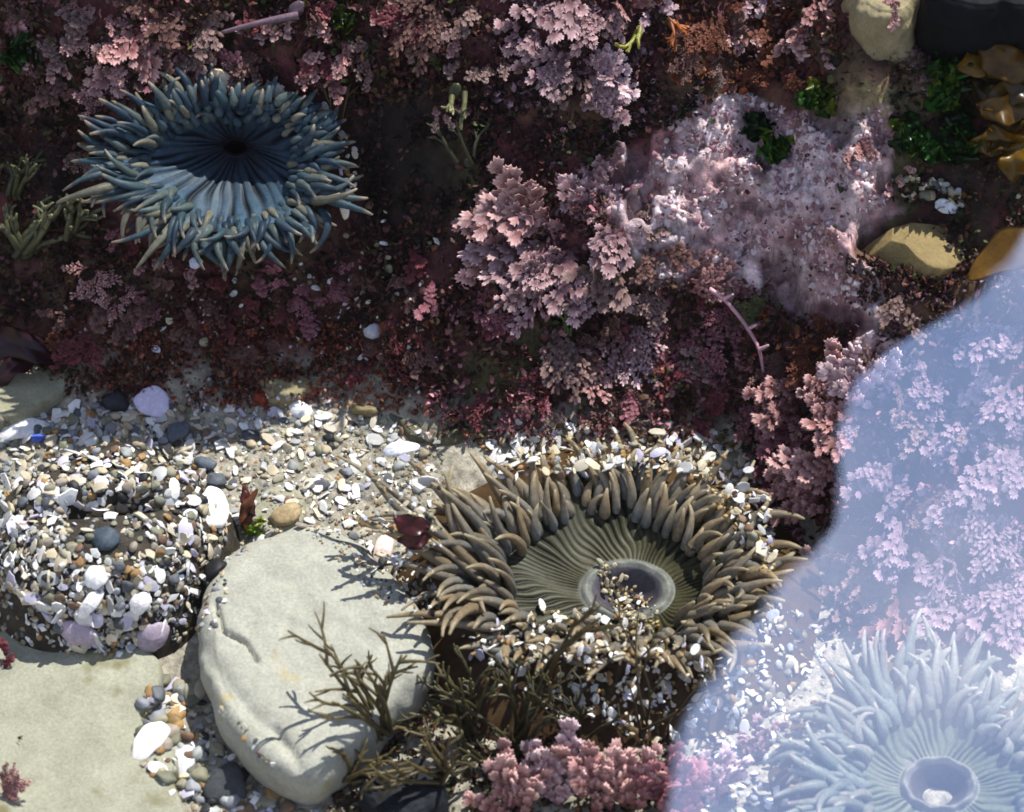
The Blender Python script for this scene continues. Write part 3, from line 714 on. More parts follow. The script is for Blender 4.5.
# notable single shells and stones
def single(name, px, py, size, asp, colr, label, cat, ang=0, cur=0.3, th=0.1, tilt=0.15, kind='s', hole=False, lift=2, seed=0):
    rg = np.random.default_rng(seed + int(px)); p, n, _d = hit(px, py)
    n = nrm(n + 0.6 * CAMDIR + rg.normal(0, tilt, 3)); t = RX * math.cos(math.radians(ang)) + UP * math.sin(math.radians(ang)); t = nrm(t - n * (t @ n)); b = np.cross(n, t)
    B = np.stack([t, b, n], 1)
    if kind == 's':
        A = np.linspace(0, 2 * math.pi, 44, endpoint=False)
        R = 1 + 0.07 * np.sin(2 * A + rg.uniform(0, 6)) + 0.06 * np.sin(3 * A + rg.uniform(0, 6)) + 0.03 * np.sin(7 * A)
        V = []; prof = [(0.02, th), (0.3, th), (0.6, th), (0.85, th), (0.95, th * 0.8), (1.0, 0), (0.95, -th * 0.8), (0.6, -th), (0.02, -th)]
        if hole: prof = [(0.1, -th), (0.1, th)] + prof[1:8] + [(0.1, -th)]
        for f, z in prof:
            x = np.cos(A) * R * f; y = np.sin(A) * R * f * asp
            V.append(np.stack([x, y, z - cur * (x * x + y * y) + 0.012 * np.sin(26 * np.hypot(x + 0.8, y)) * (z > 0)], -1))
        V = np.vstack(V); F = grid_faces(len(prof), 44, True)
        if hole: V[:, 0] += 0.0
        mat = M['shell']
    else:
        V = pebble_shape(rg, IV) * np.array([1, asp / 0.8, 0.9]); F = IF; mat = M['pebble']
    o = obj(name, (V * size) @ B.T + p + n * (size * 0.1 + lift), F, None, mat, None, p)
    o.color = (*lin(colr), 1)
    return tag(o, label, cat)
single('shell', 211, 509, 22, 0.78, '#efeee8', 'large round white shell with a pinhole right of the mound', 'shell', 80, 0.25, hole=True, lift=5)
single('shell', 153, 404, 19, 0.8, '#d3c9de', 'lilac angular shell piece above the mound', 'shell', -40, 0.1, lift=6)
single('shell', 24, 431, 28, 0.36, '#e2dedc', 'long white shell lying at the left edge above the mound', 'shell', 20, 0.3, lift=4)
single('shell', 400, 449, 17, 0.42, '#e4e2e6', 'curved white shell on the dark sand left of the olive anemone', 'shell', 12, 0.4)
single('shell', 384, 553, 25, 0.34, '#d8c0b6', 'pinkish pointed shell upright at the right shoulder of the boulder', 'shell', 80, 0.5, lift=6)
single('shell', 302, 411, 16, 0.55, '#e8e6e4', 'white cup shell beside a black pebble at the back of the sand', 'shell', -20, 0.5)
single('shell', 184, 762, 20, 0.5, '#c3c3cc', 'oval lilac grey shell beside the slab in the strip', 'shell', 80, 0.3)
single('shell', 150, 742, 22, 0.6, '#e4e0d8', 'chunky white shell pile topmost on the slab corner', 'shell', 60, 0.3, lift=5)
single('shell', 79, 632, 19, 0.6, '#a898a4', 'mauve shell hanging under the front of the mound', 'shell', -30, 0.4, lift=6)
single('shell', 152, 636, 17, 0.8, '#9a8c98', 'grey mauve shell under the right front of the mound', 'shell', 60, 0.4, lift=6)
single('shell', 97, 577, 12, 0.9, '#f0eee8', 'round white shell on the front of the mound', 'shell', 0, 0.3, lift=5)
single('shell', 90, 602, 17, 0.42, '#ece8e4', 'white leaf shaped shell low on the mound front', 'shell', 55, 0.3, lift=6)
single('shell', 140, 602, 11, 0.9, '#ece6e0', 'white rounded shell low right on the mound', 'shell', 55, 0.3, lift=6)
single('shell', 947, 205, 12, 0.55, '#cfd4da', 'white oval shell in the dark hollow above the yellow stone', 'shell', -10, 0.3, lift=6)
single('shell', 212, 77, 19, 0.6, '#d8c4a6', 'cream shell lump on top of the blue anemone', 'shell', 0, 0.4, th=0.3, lift=14)
single('shell', 277, 85, 11, 0.7, '#b4b0a8', 'ragged white shell on the upper rim of the blue anemone', 'shell', -20, 0.2, lift=14)
single('shell', 349, 206, 13, 0.45, '#e8e0cc', 'upright white and yellow shell at the right rim of the blue anemone', 'shell', 85, 0.3, lift=14)
single('shell', 196, 262, 7, 0.8, '#c8cde0', 'tiny bluish shell hanging below the blue anemone', 'shell', 0, 0.3, lift=14)
single('limpet', 373, 331, 9, 0.9, '#b6b4ba', 'small grey ringed limpet on the dark turf', 'limpet', 0, 0.6, lift=6)
single('glass_pebble', 38, 440, 8, 0.8, '#4a62b8', 'bright blue glassy fragment at the left edge of the mound', 'pebble', 0, kind='p', lift=4)
single('pebble', 178, 434, 13, 0.8, '#565c64', 'slate grey rounded pebble at the top right of the mound', 'pebble', 20, kind='p', lift=4)
single('pebble', 205, 467, 12, 0.75, '#4d5660', 'blue grey pebble above the large white shell', 'pebble', -30, kind='p', lift=4)
single('pebble', 216, 484, 11, 0.8, '#50555c', 'dark grey pebble touching the top of the large white shell', 'pebble', 0, kind='p', lift=4)
single('pebble', 251, 437, 10, 0.8, '#4a4c50', 'dark round pebble on the pale sand', 'pebble', 0, kind='p')
single('pebble', 322, 485, 9, 0.9, '#54565c', 'slate pebble in the middle of the sand', 'pebble', 0, kind='p')
single('pebble', 287, 516, 17, 0.6, '#a08c68', 'tan oval stone above the boulder', 'pebble', 35, kind='p')
single('pebble', 365, 411, 16, 0.55, '#75694a', 'olive brown flat pebble under the turf edge', 'pebble', -10, kind='p')
single('pebble', 216, 572, 14, 0.9, '#17181a', 'black pebble wedged between mound and boulder', 'pebble', 40, kind='p')
single('pebble', 105, 540, 15, 0.8, '#3c4650', 'blue black pebble in the dark cleft of the mound', 'pebble', -30, kind='p', lift=0)
single('pebble', 175, 722, 10, 0.8, '#7a6238', 'ochre pebble in the strip left of the boulder', 'pebble', -50, kind='p')
single('pebble', 184, 692, 11, 0.7, '#86877e', 'grey green pebble at the head of the strip', 'pebble', 0, kind='p')
single('pebble', 117, 403, 17, 0.6, '#2a2b32', 'blackish pebble against the red turf above the mound', 'pebble', 0, kind='p')
single('pebble', 262, 398, 11, 0.7, '#7c2e1c', 'rust red pebble at the edge of the red turf', 'pebble', 0, kind='p')
single('pebble', 230, 790, 22, 0.8, '#3a3c3e', 'dark grey stone in the strip below the boulder', 'pebble', 20, kind='p')

# ------------------------------------------------------------------ coralline algae
def frond_mesh(rg, L, W, nseg, depth, ang, cbase, cpale, thick=0.1, bend=0.0, taper=0.97, bp=0.82, lobe=True):
    segs = []
    def grow(x, y, a, l, w, n, lev):
        for i in range(n):
            segs.append((x, y, a, l, w, lev, i / max(1, n)))
            x += math.cos(a) * l * 0.84; y += math.sin(a) * l * 0.84
            a += rg.normal(0, 0.14)
            if lev < depth and (i > 0 or lev == 0) and i < n - 1:
                for sg in (-1, 1):
                    if rg.random() < bp:
                        m = max(1, int(round((n - i) * rg.uniform(0.35, 0.6))))
                        grow(x, y, a + sg * ang * rg.uniform(0.75, 1.2), l * 0.85, w * 0.85, m, lev + 1)
            w *= taper
    l = L / nseg
    grow(0, 0, 0, l, W, nseg, 0)
    V, F, C = [], [], []; k = 0
    UU = np.array([0, 0, .35, .62, .74, 1.0, .93, 1.14, .93, 1.0, .74, .62, .35]); VV = np.array([-.14, .14, .3, .56, .42, .42, .19, 0, -.19, -.42, -.42, -.56, -.3])
    pal_ = np.array([0, 0, .1, .75, .4, 1, .6, 1.15, .6, 1, .4, .75, .1])[:, None]; nr_ = 13
    for (x, y, a, l, w, lev, t) in segs:
        m0 = rg.uniform(0.85, 1.15)
        u = UU * l * rg.uniform(0.92, 1.15) + rg.normal(0, 0.03 * l, nr_) * (UU > 0); v = VV * w * m0 + rg.normal(0, 0.04 * w, nr_) * (UU > 0)
        ca, sa = math.cos(a), math.sin(a)
        X = x + ca * u - sa * v; Yv = y + sa * u + ca * v
        tu, tv = rg.normal(0, 0.16), rg.normal(0, 0.25)
        zz = tu * u + tv * v + lev * w * 0.12 * rg.choice([-1, 1]) - 0.25 * (v / w) ** 2 * w
        cx_, cy_ = x + ca * 0.5 * l, y + sa * 0.5 * l; cz = tu * 0.5 * l
        th = thick * w * 0.5
        bd = bend * (X * X + Yv * Yv) / L; cbd = bend * (cx_ * cx_ + cy_ * cy_) / L
        top = np.stack([X, Yv, zz + bd + th], -1); bot = np.stack([X, Yv, zz + bd - th], -1)
        V.append(np.vstack([top, [[cx_, cy_, cz + cbd + th * 1.6]], top, bot, bot, [[cx_, cy_, cz + cbd - th * 1.6]]]))
        m = rg.uniform(0.75, 1.2); f = 0.4 + 0.6 * min(1, math.hypot(x, y) / L)
        cb = cbase * m; cp = (cbase * (1 - f) + cpale * f) * m
        ring = cb * (1 - pal_) + cp * 1.15 * pal_; cm = (cb * 0.78 + cp * 0.22)[None]
        C.append(np.vstack([ring, cm, ring, ring, ring * 0.8, cm * 0.8]))
        for i in range(nr_):
            i2 = (i + 1) % nr_
            F.append((k + i, k + i2, k + 13)); F.append((k + 40 + i2, k + 40 + i, k + 53))
            F.append((k + 14 + i2, k + 14 + i, k + 27 + i, k + 27 + i2))
        k += 54
    return np.vstack(V), F, np.vstack(C)

STY = {  # seg width ratio etc
 'plate': dict(W=0.25, nseg=4, depth=1, ang=0.62, thick=0.09, bend=-0.2),
 'fan': dict(W=0.142, nseg=6, depth=2, ang=0.68, thick=0.1, bend=-0.15),
 'feather': dict(W=0.065, nseg=8, depth=2, ang=0.7, thick=0.14, bend=-0.15),
 'finger': dict(W=0.16, nseg=5, depth=1, ang=0.45, thick=0.3, bend=0.05),
 'fine': dict(W=0.05, nseg=12, depth=2, ang=0.7, thick=0.35, bend=-0.1),
}
COLS = {  # base, pale
 'mauve': ('#563238', '#ccabab'), 'pink': ('#5e302f', '#d0a49e'), 'rose': ('#66343c', '#a8747a'), 'brown': ('#40261f', '#86635c'), 'rust': ('#4a2416', '#7a4630'),
 'pale': ('#7e5860', '#dcc6c6'), 'dusk': ('#4c3630', '#a68882'), 'red': ('#4a1c20', '#7c4044'), 'peach': ('#6a3a38', '#d6b0aa'), 'veil': ('#5c444c', '#a68e96'), 'green': ('#3a3d20', '#737450'),  # veil: duller pinks that paint the reflection's haze into the fronds
}
def tuft(px, py, ang, spread, length, n, sty, colr, label, name='coralline_algae', cat='red alga', group=None, face=1.0, lift=4, parent_hit=None, seed=0, part='frond', mat=None, jitter=6):
    rg = np.random.default_rng(int(px * 13 + py * 7 + seed))
    p, nn, _d = hit(px, py, parent_hit)
    p = p + nn * lift
    root = empty(name, p); tag(root, label, cat, group)
    if sty == 'plate': n = max(3, int(round(n * 0.72)))
    if sty in ('fan', 'feather'): n = max(3, int(round(n * 0.6))); length *= 1.2
    st = STY[sty]; cb, cp = (lin(h) for h in COLS[colr])
    hv = pebble_shape(rg, IV2) * np.array([0.08, 0.08, 0.06]) * length
    obj('holdfast', hv @ basis(nn, rg, 0.1).T + p - nn * 2, IF2, np.tile(cb * 0.6, (len(hv), 1)), mat or M['coral'], root, p)
    for i in range(n):
        a = math.radians(ang + (spread * ((i + 0.5) / n - 0.5) * 2 if n > 1 else 0) + rg.normal(0, 8))
        L = length * rg.uniform(0.7, 1.12)
        d = RX * math.cos(a) + UP * math.sin(a) + (CAMDIR * rg.uniform(0.05, 0.55) + nn * 0.1)
        d = nrm(d)
        z = nrm(CAMDIR * face + rg.normal(0, 0.34, 3)); z = nrm(z - d * (z @ d)); y = np.cross(z, d)
        Vf, Ff, Cf = frond_mesh(rg, L, L * st['W'], st['nseg'] + int(rg.integers(-1, 2)), st['depth'], st['ang'], cb * rg.uniform(0.8, 1.2), cp * rg.uniform(0.85, 1.12), st['thick'], st['bend'] * rg.uniform(0.4, 1.4))
        b0 = p + RX * rg.normal(0, jitter) + UP * rg.normal(0, jitter)
        Vw = b0 + Vf[:, :1] * d + Vf[:, 1:2] * y + Vf[:, 2:] * z
        obj(part, Vw, Ff, Cf, mat or M['coral'], root, p)
    return root
T = tuft
# upper left crust of plates
T(140, 35, 250, 60, 46, 9, 'plate', 'pink', 'broad lobed pink coralline plates hanging over the top left of the blue anemone')
T(180, 70, 265, 60, 40, 8, 'plate', 'rose', 'dark rose coralline plates touching the blue anemone upper rim')
T(112, 62, 230, 60, 40, 7, 'plate', 'peach', 'peach pink plate cluster left of the blue anemone top')
T(88, 22, 200, 70, 38, 8, 'plate', 'dusk', 'dusky plates in the top left under green weed')
T(160, 6, 240, 80, 40, 8, 'fan', 'brown', 'brownish pink fans at the top edge over the left plates')
T(196, 22, 300, 70, 36, 7, 'fan', 'dusk', 'greyish pink fans at the top edge left of the thin grey blade')
T(58, 70, 240, 70, 36, 6, 'fan', 'brown', 'brown fan tuft at the far left above the green fronds')
T(210, 55, 310, 60, 28, 5, 'fan', 'rose', 'small rose fan above the cream shell')
T(284, 14, 260, 70, 26, 6, 'plate', 'peach', 'pale pink rosette at the top edge near the green moss')
T(264, 27, 220, 60, 22, 5, 'plate', 'mauve', 'small mauve rosette left of the top edge rosette')
T(304, 42, 280, 60, 22, 4, 'plate', 'peach', 'isolated peach rosette above the blue anemone right shoulder')
T(318, 12, 300, 60, 24, 5, 'fan', 'pink', 'pink fan at the top edge right of the green moss')
T(440, 4, 240, 40, 62, 7, 'feather', 'brown', 'feathery brown red weed hanging from the top edge', name='red_weed')
T(415, 10, 220, 50, 50, 5, 'feather', 'red', 'dark red feathery weed at the top edge left of centre', name='red_weed')
T(467, 12, 270, 60, 34, 5, 'fan', 'dusk', 'dusky fans left of the large mauve coralline cluster')
# top centre
T(560, -4, 225, 60, 62, 9, 'fan', 'mauve', 'large mauve coralline cluster at the top edge, left lobe')
T(596, 6, 250, 60, 52, 9, 'fan', 'mauve', 'mauve plates stacked at the top edge, middle lobe')
T(528, 22, 240, 50, 40, 7, 'plate', 'mauve', 'stacked mauve plates on the left flank of the top cluster')
T(555, 52, 230, 60, 50, 8, 'fan', 'mauve', 'broad mauve fans below the top cluster pointing down left')
T(588, 70, 350, 30, 54, 7, 'fan', 'pale', 'pale fan pointing right at the foot of the top cluster')
T(592, 82, 305, 22, 50, 6, 'fan', 'mauve', 'mauve fan pointing down right at the foot of the top cluster')
T(570, 75, 260, 40, 40, 6, 'fan', 'dusk', 'dusky fans in the shade under the top cluster')
T(500, 62, 255, 40, 26, 4, 'fan', 'dusk', 'small dusky sprig left below the top cluster')
T(630, 2, 330, 60, 34, 6, 'plate', 'peach', 'peach plates at the top edge right of the mauve cluster')
T(654, 4, 300, 60, 26, 5, 'plate', 'pale', 'small pale plates at the top edge near orange weed')
# top right
T(748, 22, 265, 25, 40, 6, 'fan', 'peach', 'pale pink fan hanging among rust red weed')
T(806, 22, 255, 30, 38, 6, 'fan', 'peach', 'pink fan hanging left of the tan rock')
T(828, 18, 285, 25, 40, 5, 'fan', 'peach', 'narrow pink fan beside the tan rock')
T(824, -8, 280, 40, 34, 6, 'fan', 'pink', 'pink fans at the top edge left of the tan rock')
T(765, -4, 270, 60, 26, 5, 'plate', 'pale', 'pale plates at the top edge above rust red weed')
T(712, 20, 250, 60, 46, 8, 'fine', 'rust', 'rust red bushy weed at the top edge right of centre', name='red_weed')
T(772, 58, 270, 60, 40, 7, 'fine', 'rust', 'rust brown bushy weed between two pink fans', name='red_weed')
T(690, 42, 250, 60, 40, 6, 'fine', 'brown', 'brown bushy weed above the pink rock', name='red_weed')
T(800, 66, 290, 60, 36, 6, 'fine', 'red', 'dark red bushy weed above the green lettuce', name='red_weed')
T(888, 2, 270, 20, 26, 3, 'fan', 'peach', 'small pink sprig growing on the tan rock', lift=2)
T(922, 60, 250, 60, 36, 5, 'fan', 'dusk', 'dusky sprig between tan rock and dark green lettuce')
T(900, 168, 290, 60, 20, 4, 'plate', 'peach', 'small pink plates at the edge of the dark hollow')
T(868, 150, 320, 70, 24, 5, 'plate', 'pink', 'pink plates on the pale rock left of the green lettuce')
# centre
T(556, 240, 185, 30, 88, 6, 'fan', 'mauve', 'long mauve fans reaching left in the centre of the wall')
T(548, 214, 160, 22, 84, 5, 'fan', 'peach', 'peach tipped fans reaching up left in the centre')
T(520, 246, 175, 26, 66, 4, 'fan', 'pink', 'pink fans at the far left tip of the centre cluster')
T(565, 260, 205, 24, 90, 6, 'feather', 'mauve', 'feathery mauve frond low in the centre cluster')
T(575, 250, 240, 30, 66, 7, 'fan', 'mauve', 'mauve fans hanging down from the centre cluster')
T(590, 205, 130, 60, 44, 8, 'plate', 'mauve', 'dense small mauve plates at the top of the centre cluster')
T(620, 190, 200, 70, 42, 9, 'plate', 'pale', 'pale plates where the centre cluster meets the pink rock')
T(620, 230, 240, 60, 48, 9, 'plate', 'mauve', 'mauve plates in the right half of the centre cluster')
T(605, 262, 250, 50, 52, 9, 'plate', 'dusk', 'dusky plates in the lower right of the centre cluster')
T(640, 215, 330, 60, 36, 7, 'plate', 'dusk', 'dusky plates at the right side of the centre cluster')
T(652, 250, 310, 60, 42, 7, 'fan', 'brown', 'brown fans right of the centre cluster')
T(565, 285, 260, 40, 42, 6, 'fan', 'mauve', 'small mauve fans at the bottom of the centre cluster')
T(690, 280, 20, 36, 54, 6, 'feather', 'pink', 'pink feather reaching right above the thin stem')
T(665, 288, 200, 50, 46, 6, 'feather', 'dusk', 'dusky feather left of the thin pink stem')
T(560, 330, 265, 24, 66, 6, 'feather', 'dusk', 'dusky feather hanging below the centre cluster')
T(590, 345, 255, 40, 60, 7, 'feather', 'pink', 'pink feather hanging above the olive anemone collar')
T(618, 328, 300, 40, 56, 7, 'feather', 'mauve', 'mauve feather hanging in the lower centre')
T(640, 352, 270, 40, 52, 7, 'feather', 'pale', 'pale dusty feather in the lower centre')
T(690, 330, 290, 40, 54, 7, 'feather', 'rose', 'rose red feather hanging right of the lower centre')
T(670, 345, 230, 40, 50, 6, 'feather', 'red', 'deep red feather between the lower centre feathers')
T(700, 360, 310, 40, 40, 5, 'feather', 'rose', 'small rose feather beside the thin pink stem')
T(548, 372, 250, 40, 40, 5, 'feather', 'red', 'red feather low above the left of the collar')
T(490, 395, 260, 60, 34, 6, 'feather', 'red', 'dark red tuft at the wall foot left of the collar', name='red_weed')
T(610, 398, 265, 60, 34, 6, 'feather', 'brown', 'brown red tuft at the wall foot above the collar', name='red_weed')
# right bush
T(800, 395, 215, 40, 62, 8, 'finger', 'pink', 'pink bush of stubby fingers left of the reflection edge')
T(795, 425, 240, 40, 66, 9, 'finger', 'rose', 'rose bush of fingers hanging toward the olive anemone')
T(770, 400, 250, 50, 50, 7, 'feather', 'rose', 'rose feathers at the left of the pink bush')
T(842, 395, 120, 50, 56, 7, 'finger', 'peach', 'peach fingers pointing up beside the reflection edge')
T(870, 400, 100, 50, 62, 8, 'finger', 'pale', 'pale fingers half inside the reflection edge')
T(855, 425, 190, 40, 56, 7, 'finger', 'pink', 'pink fingers pointing left at the reflection edge')
T(838, 470, 185, 22, 74, 5, 'finger', 'peach', 'long pale fingers pointing left under the bush')
T(826, 498, 175, 24, 66, 5, 'finger', 'pink', 'pink fingers lowest beside the olive anemone')
T(800, 470, 240, 50, 52, 8, 'feather', 'red', 'deep red feathers in the shade under the bush')
T(870, 385, 60, 60, 44, 6, 'feather', 'dusk', 'dusky feathers between white rock and reflection')
T(815, 355, 250, 70, 44, 9, 'fine', 'rust', 'rust orange bushy weed on the white rock', name='red_weed')
T(836, 345, 80, 60, 40, 8, 'fine', 'rust', 'rust weed sprouting up on the white rock', name='red_weed')
T(790, 370, 220, 60, 46, 8, 'fine', 'brown', 'brown red bushy weed left of the white rock', name='red_weed')
T(762, 318, 90, 70, 36, 9, 'fine', 'green', 'round olive bushy tuft beside the thin pink stem', name='olive_tuft', cat='alga')
# mirrored corner
T(905, 300, 260, 40, 36, 5, 'fan', 'dusk', 'dusky sprig between yellow stone and reflection')
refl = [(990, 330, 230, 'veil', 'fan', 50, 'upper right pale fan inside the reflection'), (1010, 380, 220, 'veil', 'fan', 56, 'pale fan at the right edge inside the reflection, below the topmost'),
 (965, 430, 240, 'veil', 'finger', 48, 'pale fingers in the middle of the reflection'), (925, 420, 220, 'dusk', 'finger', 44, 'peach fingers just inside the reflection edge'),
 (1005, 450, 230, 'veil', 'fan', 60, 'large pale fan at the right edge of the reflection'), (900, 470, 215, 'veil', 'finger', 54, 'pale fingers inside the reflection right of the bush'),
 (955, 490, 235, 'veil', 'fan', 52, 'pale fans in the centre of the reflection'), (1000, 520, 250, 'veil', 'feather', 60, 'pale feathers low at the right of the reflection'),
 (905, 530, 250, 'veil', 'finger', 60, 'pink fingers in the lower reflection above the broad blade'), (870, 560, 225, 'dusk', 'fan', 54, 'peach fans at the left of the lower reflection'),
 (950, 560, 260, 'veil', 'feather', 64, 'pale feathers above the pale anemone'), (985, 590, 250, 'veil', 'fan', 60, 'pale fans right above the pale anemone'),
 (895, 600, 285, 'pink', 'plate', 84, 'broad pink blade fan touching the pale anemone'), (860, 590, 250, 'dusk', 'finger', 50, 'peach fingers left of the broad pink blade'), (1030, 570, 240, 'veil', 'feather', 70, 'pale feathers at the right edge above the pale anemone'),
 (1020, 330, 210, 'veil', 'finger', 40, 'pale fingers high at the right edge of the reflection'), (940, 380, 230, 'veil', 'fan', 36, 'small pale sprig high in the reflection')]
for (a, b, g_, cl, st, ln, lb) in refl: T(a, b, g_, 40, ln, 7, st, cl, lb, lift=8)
T(760, 760, 100, 70, 44, 7, 'finger', 'mauve', 'mauve fingers at the bottom edge inside the reflection')
T(720, 800, 100, 60, 50, 8, 'finger', 'pale', 'pale fingers at the bottom edge where the reflection begins')
# bottom bush
for (a, b, cl, lb) in ((520, 815, 'peach', 'peach finger bush at the bottom edge, left end'), (555, 800, 'pale', 'pale finger bush at the bottom edge under the olive weed'),
                       (595, 812, 'pink', 'pink finger bush at the bottom edge, middle'), (632, 805, 'peach', 'peach finger bush at the bottom edge beside the reflection'), (668, 812, 'rose', 'rose finger bush at the bottom edge touching the reflection')):
    T(a, b, 95, 48, 62, 11, 'finger', cl, lb, lift=12, jitter=9)
# small rosettes under the blue anemone
for (a, b, cl, ln, lb) in ((160, 258, 'pink', 18, 'small pink rosette below left of the blue anemone'), (193, 268, 'pink', 18, 'pink rosette below the blue anemone beside the tiny shell'), (100, 270, 'peach', 30, 'peach branching sprig in the dark left of the rosettes'),
   (122, 288, 'peach', 28, 'peach sprig below the branching sprig'), (118, 235, 'rose', 18, 'dark rose rosette left below the blue anemone'), (135, 243, 'red', 16, 'deep red rosette below the tentacles at left'),
   (80, 155, 'dusk', 24, 'dusky sprig left of the blue anemone tentacles'), (60, 330, 'rust', 40, 'rust sprig hanging over the olive slab'), (90, 340, 'red', 36, 'red tuft hanging over the gravel at left'), (20, 330, 'red', 40, 'dark red blade tuft at the left edge')):
    T(a, b, 260, 70, ln, 6, 'plate' if ln < 20 else 'feather', cl, lb, lift=8)
T(445, 105, 300, 60, 22, 5, 'plate', 'peach', 'lone peach rosette on the dark wall')
T(430, 285, 265, 40, 30, 4, 'plate', 'rose', 'dark rose plates on the dark wall left of the centre cluster')
T(402, 330, 260, 60, 30, 5, 'feather', 'red', 'red tuft on the dark wall right of the limpet')
T(8, 795, 70, 60, 36, 7, 'fine', 'pink', 'pink red turf tuft on the slab in the bottom left corner')
T(20, 740, 0, 20, 12, 2, 'fine', 'rust', 'tiny rust scrap of weed on the slab')
T(2, 665, 90, 30, 18, 3, 'plate', 'red', 'dark red scrap at the left edge of the slab')
# filler sprigs
rg = np.random.default_rng(404)
FILL = [([(0, 0), (210, 0), (200, 90), (70, 110), (0, 70)], 22, ('pink', 'dusk', 'brown', 'peach'), 'small pinkish sprig in the crowded upper left turf', 'sprigs, upper left turf'),
        ([(225, 0), (480, 0), (470, 70), (330, 70), (230, 60)], 18, ('brown', 'dusk', 'red', 'pink'), 'small brownish sprig along the top edge turf', 'sprigs, top edge turf'),
        ([(0, 290), (420, 250), (430, 380), (60, 350)], 24, ('red', 'brown', 'rose'), 'small dark red sprig on the shaded wall below the blue anemone', 'sprigs, shaded wall'),
        ([(470, 300), (740, 290), (740, 430), (470, 420)], 26, ('red', 'dusk', 'rose', 'brown'), 'small dull red sprig in the turf above the collar', 'sprigs, turf above the collar'),
        ([(650, 0), (850, 0), (830, 70), (680, 70)], 12, ('rust', 'brown', 'dusk'), 'small rusty sprig along the top edge right of centre', 'sprigs, top right turf'),
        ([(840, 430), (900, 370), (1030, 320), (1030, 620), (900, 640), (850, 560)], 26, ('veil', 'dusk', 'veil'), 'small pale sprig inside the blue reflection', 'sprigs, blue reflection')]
for area, cnt, cols_, lb, gp in FILL:
    xs = [a for a, b in area]; ys = [b for a, b in area]; k = 0
    while k < cnt:
        q = (rg.uniform(min(xs), max(xs)), rg.uniform(min(ys), max(ys)))
        if not inpoly(*q, area): continue
        k += 1
        T(q[0], q[1], rg.uniform(180, 360), 60, rg.uniform(20, 34), 4, ['fan', 'feather', 'plate'][rg.integers(3)], cols_[rg.integers(len(cols_))], lb, name='coralline_sprig', group=gp, lift=5)

# thin pink stem
def strand(mb, pts, r0, r1, c0, c1, ns=6, n=24):
    pts = np.asarray(pts, float); t = np.linspace(0, 1, len(pts)); tt = np.linspace(0, 1, n)
    # smooth by cubic-ish resampling
    path = np.stack([np.interp(tt, t, pts[:, i]) for i in range(3)], -1)
    for _ in range(3): path[1:-1] = 0.25 * path[:-2] + 0.5 * path[1:-1] + 0.25 * path[2:]
    rad = r0 + (r1 - r0) * tt
    Vt, Ft = tube(path, rad, ns)
    tc = np.concatenate([np.repeat(tt, ns), [1.0]])[:, None]
    mb.add(Vt, Ft, c0 * (1 - tc) + c1 * tc)
def wpts(pxs, lift=10):
    out = []
    for i, q in enumerate(pxs):
        p, n, _d = hit(q[0], q[1], [terr_bvh]); out.append(p + CAMDIR * (q[2] if len(q) > 2 else lift))
    return out
mb = MB(); strand(mb, wpts([(708, 290, 26), (722, 300, 34), (740, 322, 36), (755, 345, 34), (760, 365, 30), (763, 388, 20)]), 2.2, 1.5, lin('#c79aa2'), lin('#a8747e'))
for (a, b) in ((722, 300), (745, 330), (757, 350)): strand(mb, wpts([(a, b, 34), (a + 8, b - 4, 38)]), 2.4, 1.2, lin('#c79aa2'), lin('#d0a8ae'), n=6)
mb.build('algae_stem', M['coral'], None, mb.V[0][0]); tag(bpy.data.objects['algae_stem'], 'thin bare pink coralline stem crossing the dark turf', 'red alga')

# ------------------------------------------------------------------ olive weed, kelp, lettuce
def branch_weed(px, py, ang, spread, length, n, label, r=2.6, cols_=('#4a4028', '#6d6240'), lift=6, name='olive_weed', up=0.7, forks=2, bvh=None, seed=0, curl=0.5, part='strand'):
    rg = np.random.default_rng(int(px * 3 + py * 5 + seed)); p, nn, _d = hit(px, py, bvh); p = p + nn * lift
    root = empty(name, p); tag(root, label, 'alga')
    for i in range(n):
        mb = MB()
        def grow(p0, a, el, L, rr, lev):
            pts = [p0]; k = 9; aa, ee = a, el; da = rg.normal(0, curl) / k; de = rg.normal(-0.25, 0.3) / k
            fk = set(rg.choice(np.arange(3, 8), min(forks, 5), replace=False)) if lev < 2 else set()
            for j in range(k):
                aa += da; ee += de
                d = math.cos(ee) * (RX * math.cos(aa) + UP * math.sin(aa)) + math.sin(ee) * CAMDIR
                pts.append(pts[-1] + d * L / k)
                if j in fk: grow(pts[-1], aa + rg.choice([-1, 1]) * rg.uniform(0.4, 0.8), ee + rg.normal(0, 0.2), L * rg.uniform(0.3, 0.5), rr * 0.75, lev + 1)
            c0, c1 = lin(cols_[0]) * rg.uniform(0.7, 1.2), lin(cols_[1]) * rg.uniform(0.8, 1.2)
            strand(mb, pts, rr, rr * 0.45, c0, c1, 6, 16)
        a = math.radians(ang + rg.uniform(-spread, spread))
        grow(p + RX * rg.normal(0, 5) + UP * rg.normal(0, 5), a, up * rg.uniform(0.5, 1.3), length * rg.uniform(0.7, 1.15), r, 0)
        mb.build(part, M['weed'], root, p)
    hv = pebble_shape(rg, IV2) * np.array([2.6, 2.6, 1.6]) * r
    obj('holdfast', hv @ basis(nn, rg, 0.1).T + p - nn * 2, IF2, np.tile(lin(cols_[0]) * 0.7, (len(hv), 1)), M['weed'], root, p)
    return root
branch_weed(384, 728, 112, 38, 96, 10, 'olive weed with curved branching strands rising over the boulder edge', lift=2)
branch_weed(425, 738, 150, 30, 84, 4, 'olive weed strands lying left across the lower boulder edge', lift=2, seed=2)
branch_weed(470, 735, 110, 50, 80, 9, 'dark olive weed tangle below the olive anemone', cols_=('#2e2a1a', '#55502e'), lift=8)
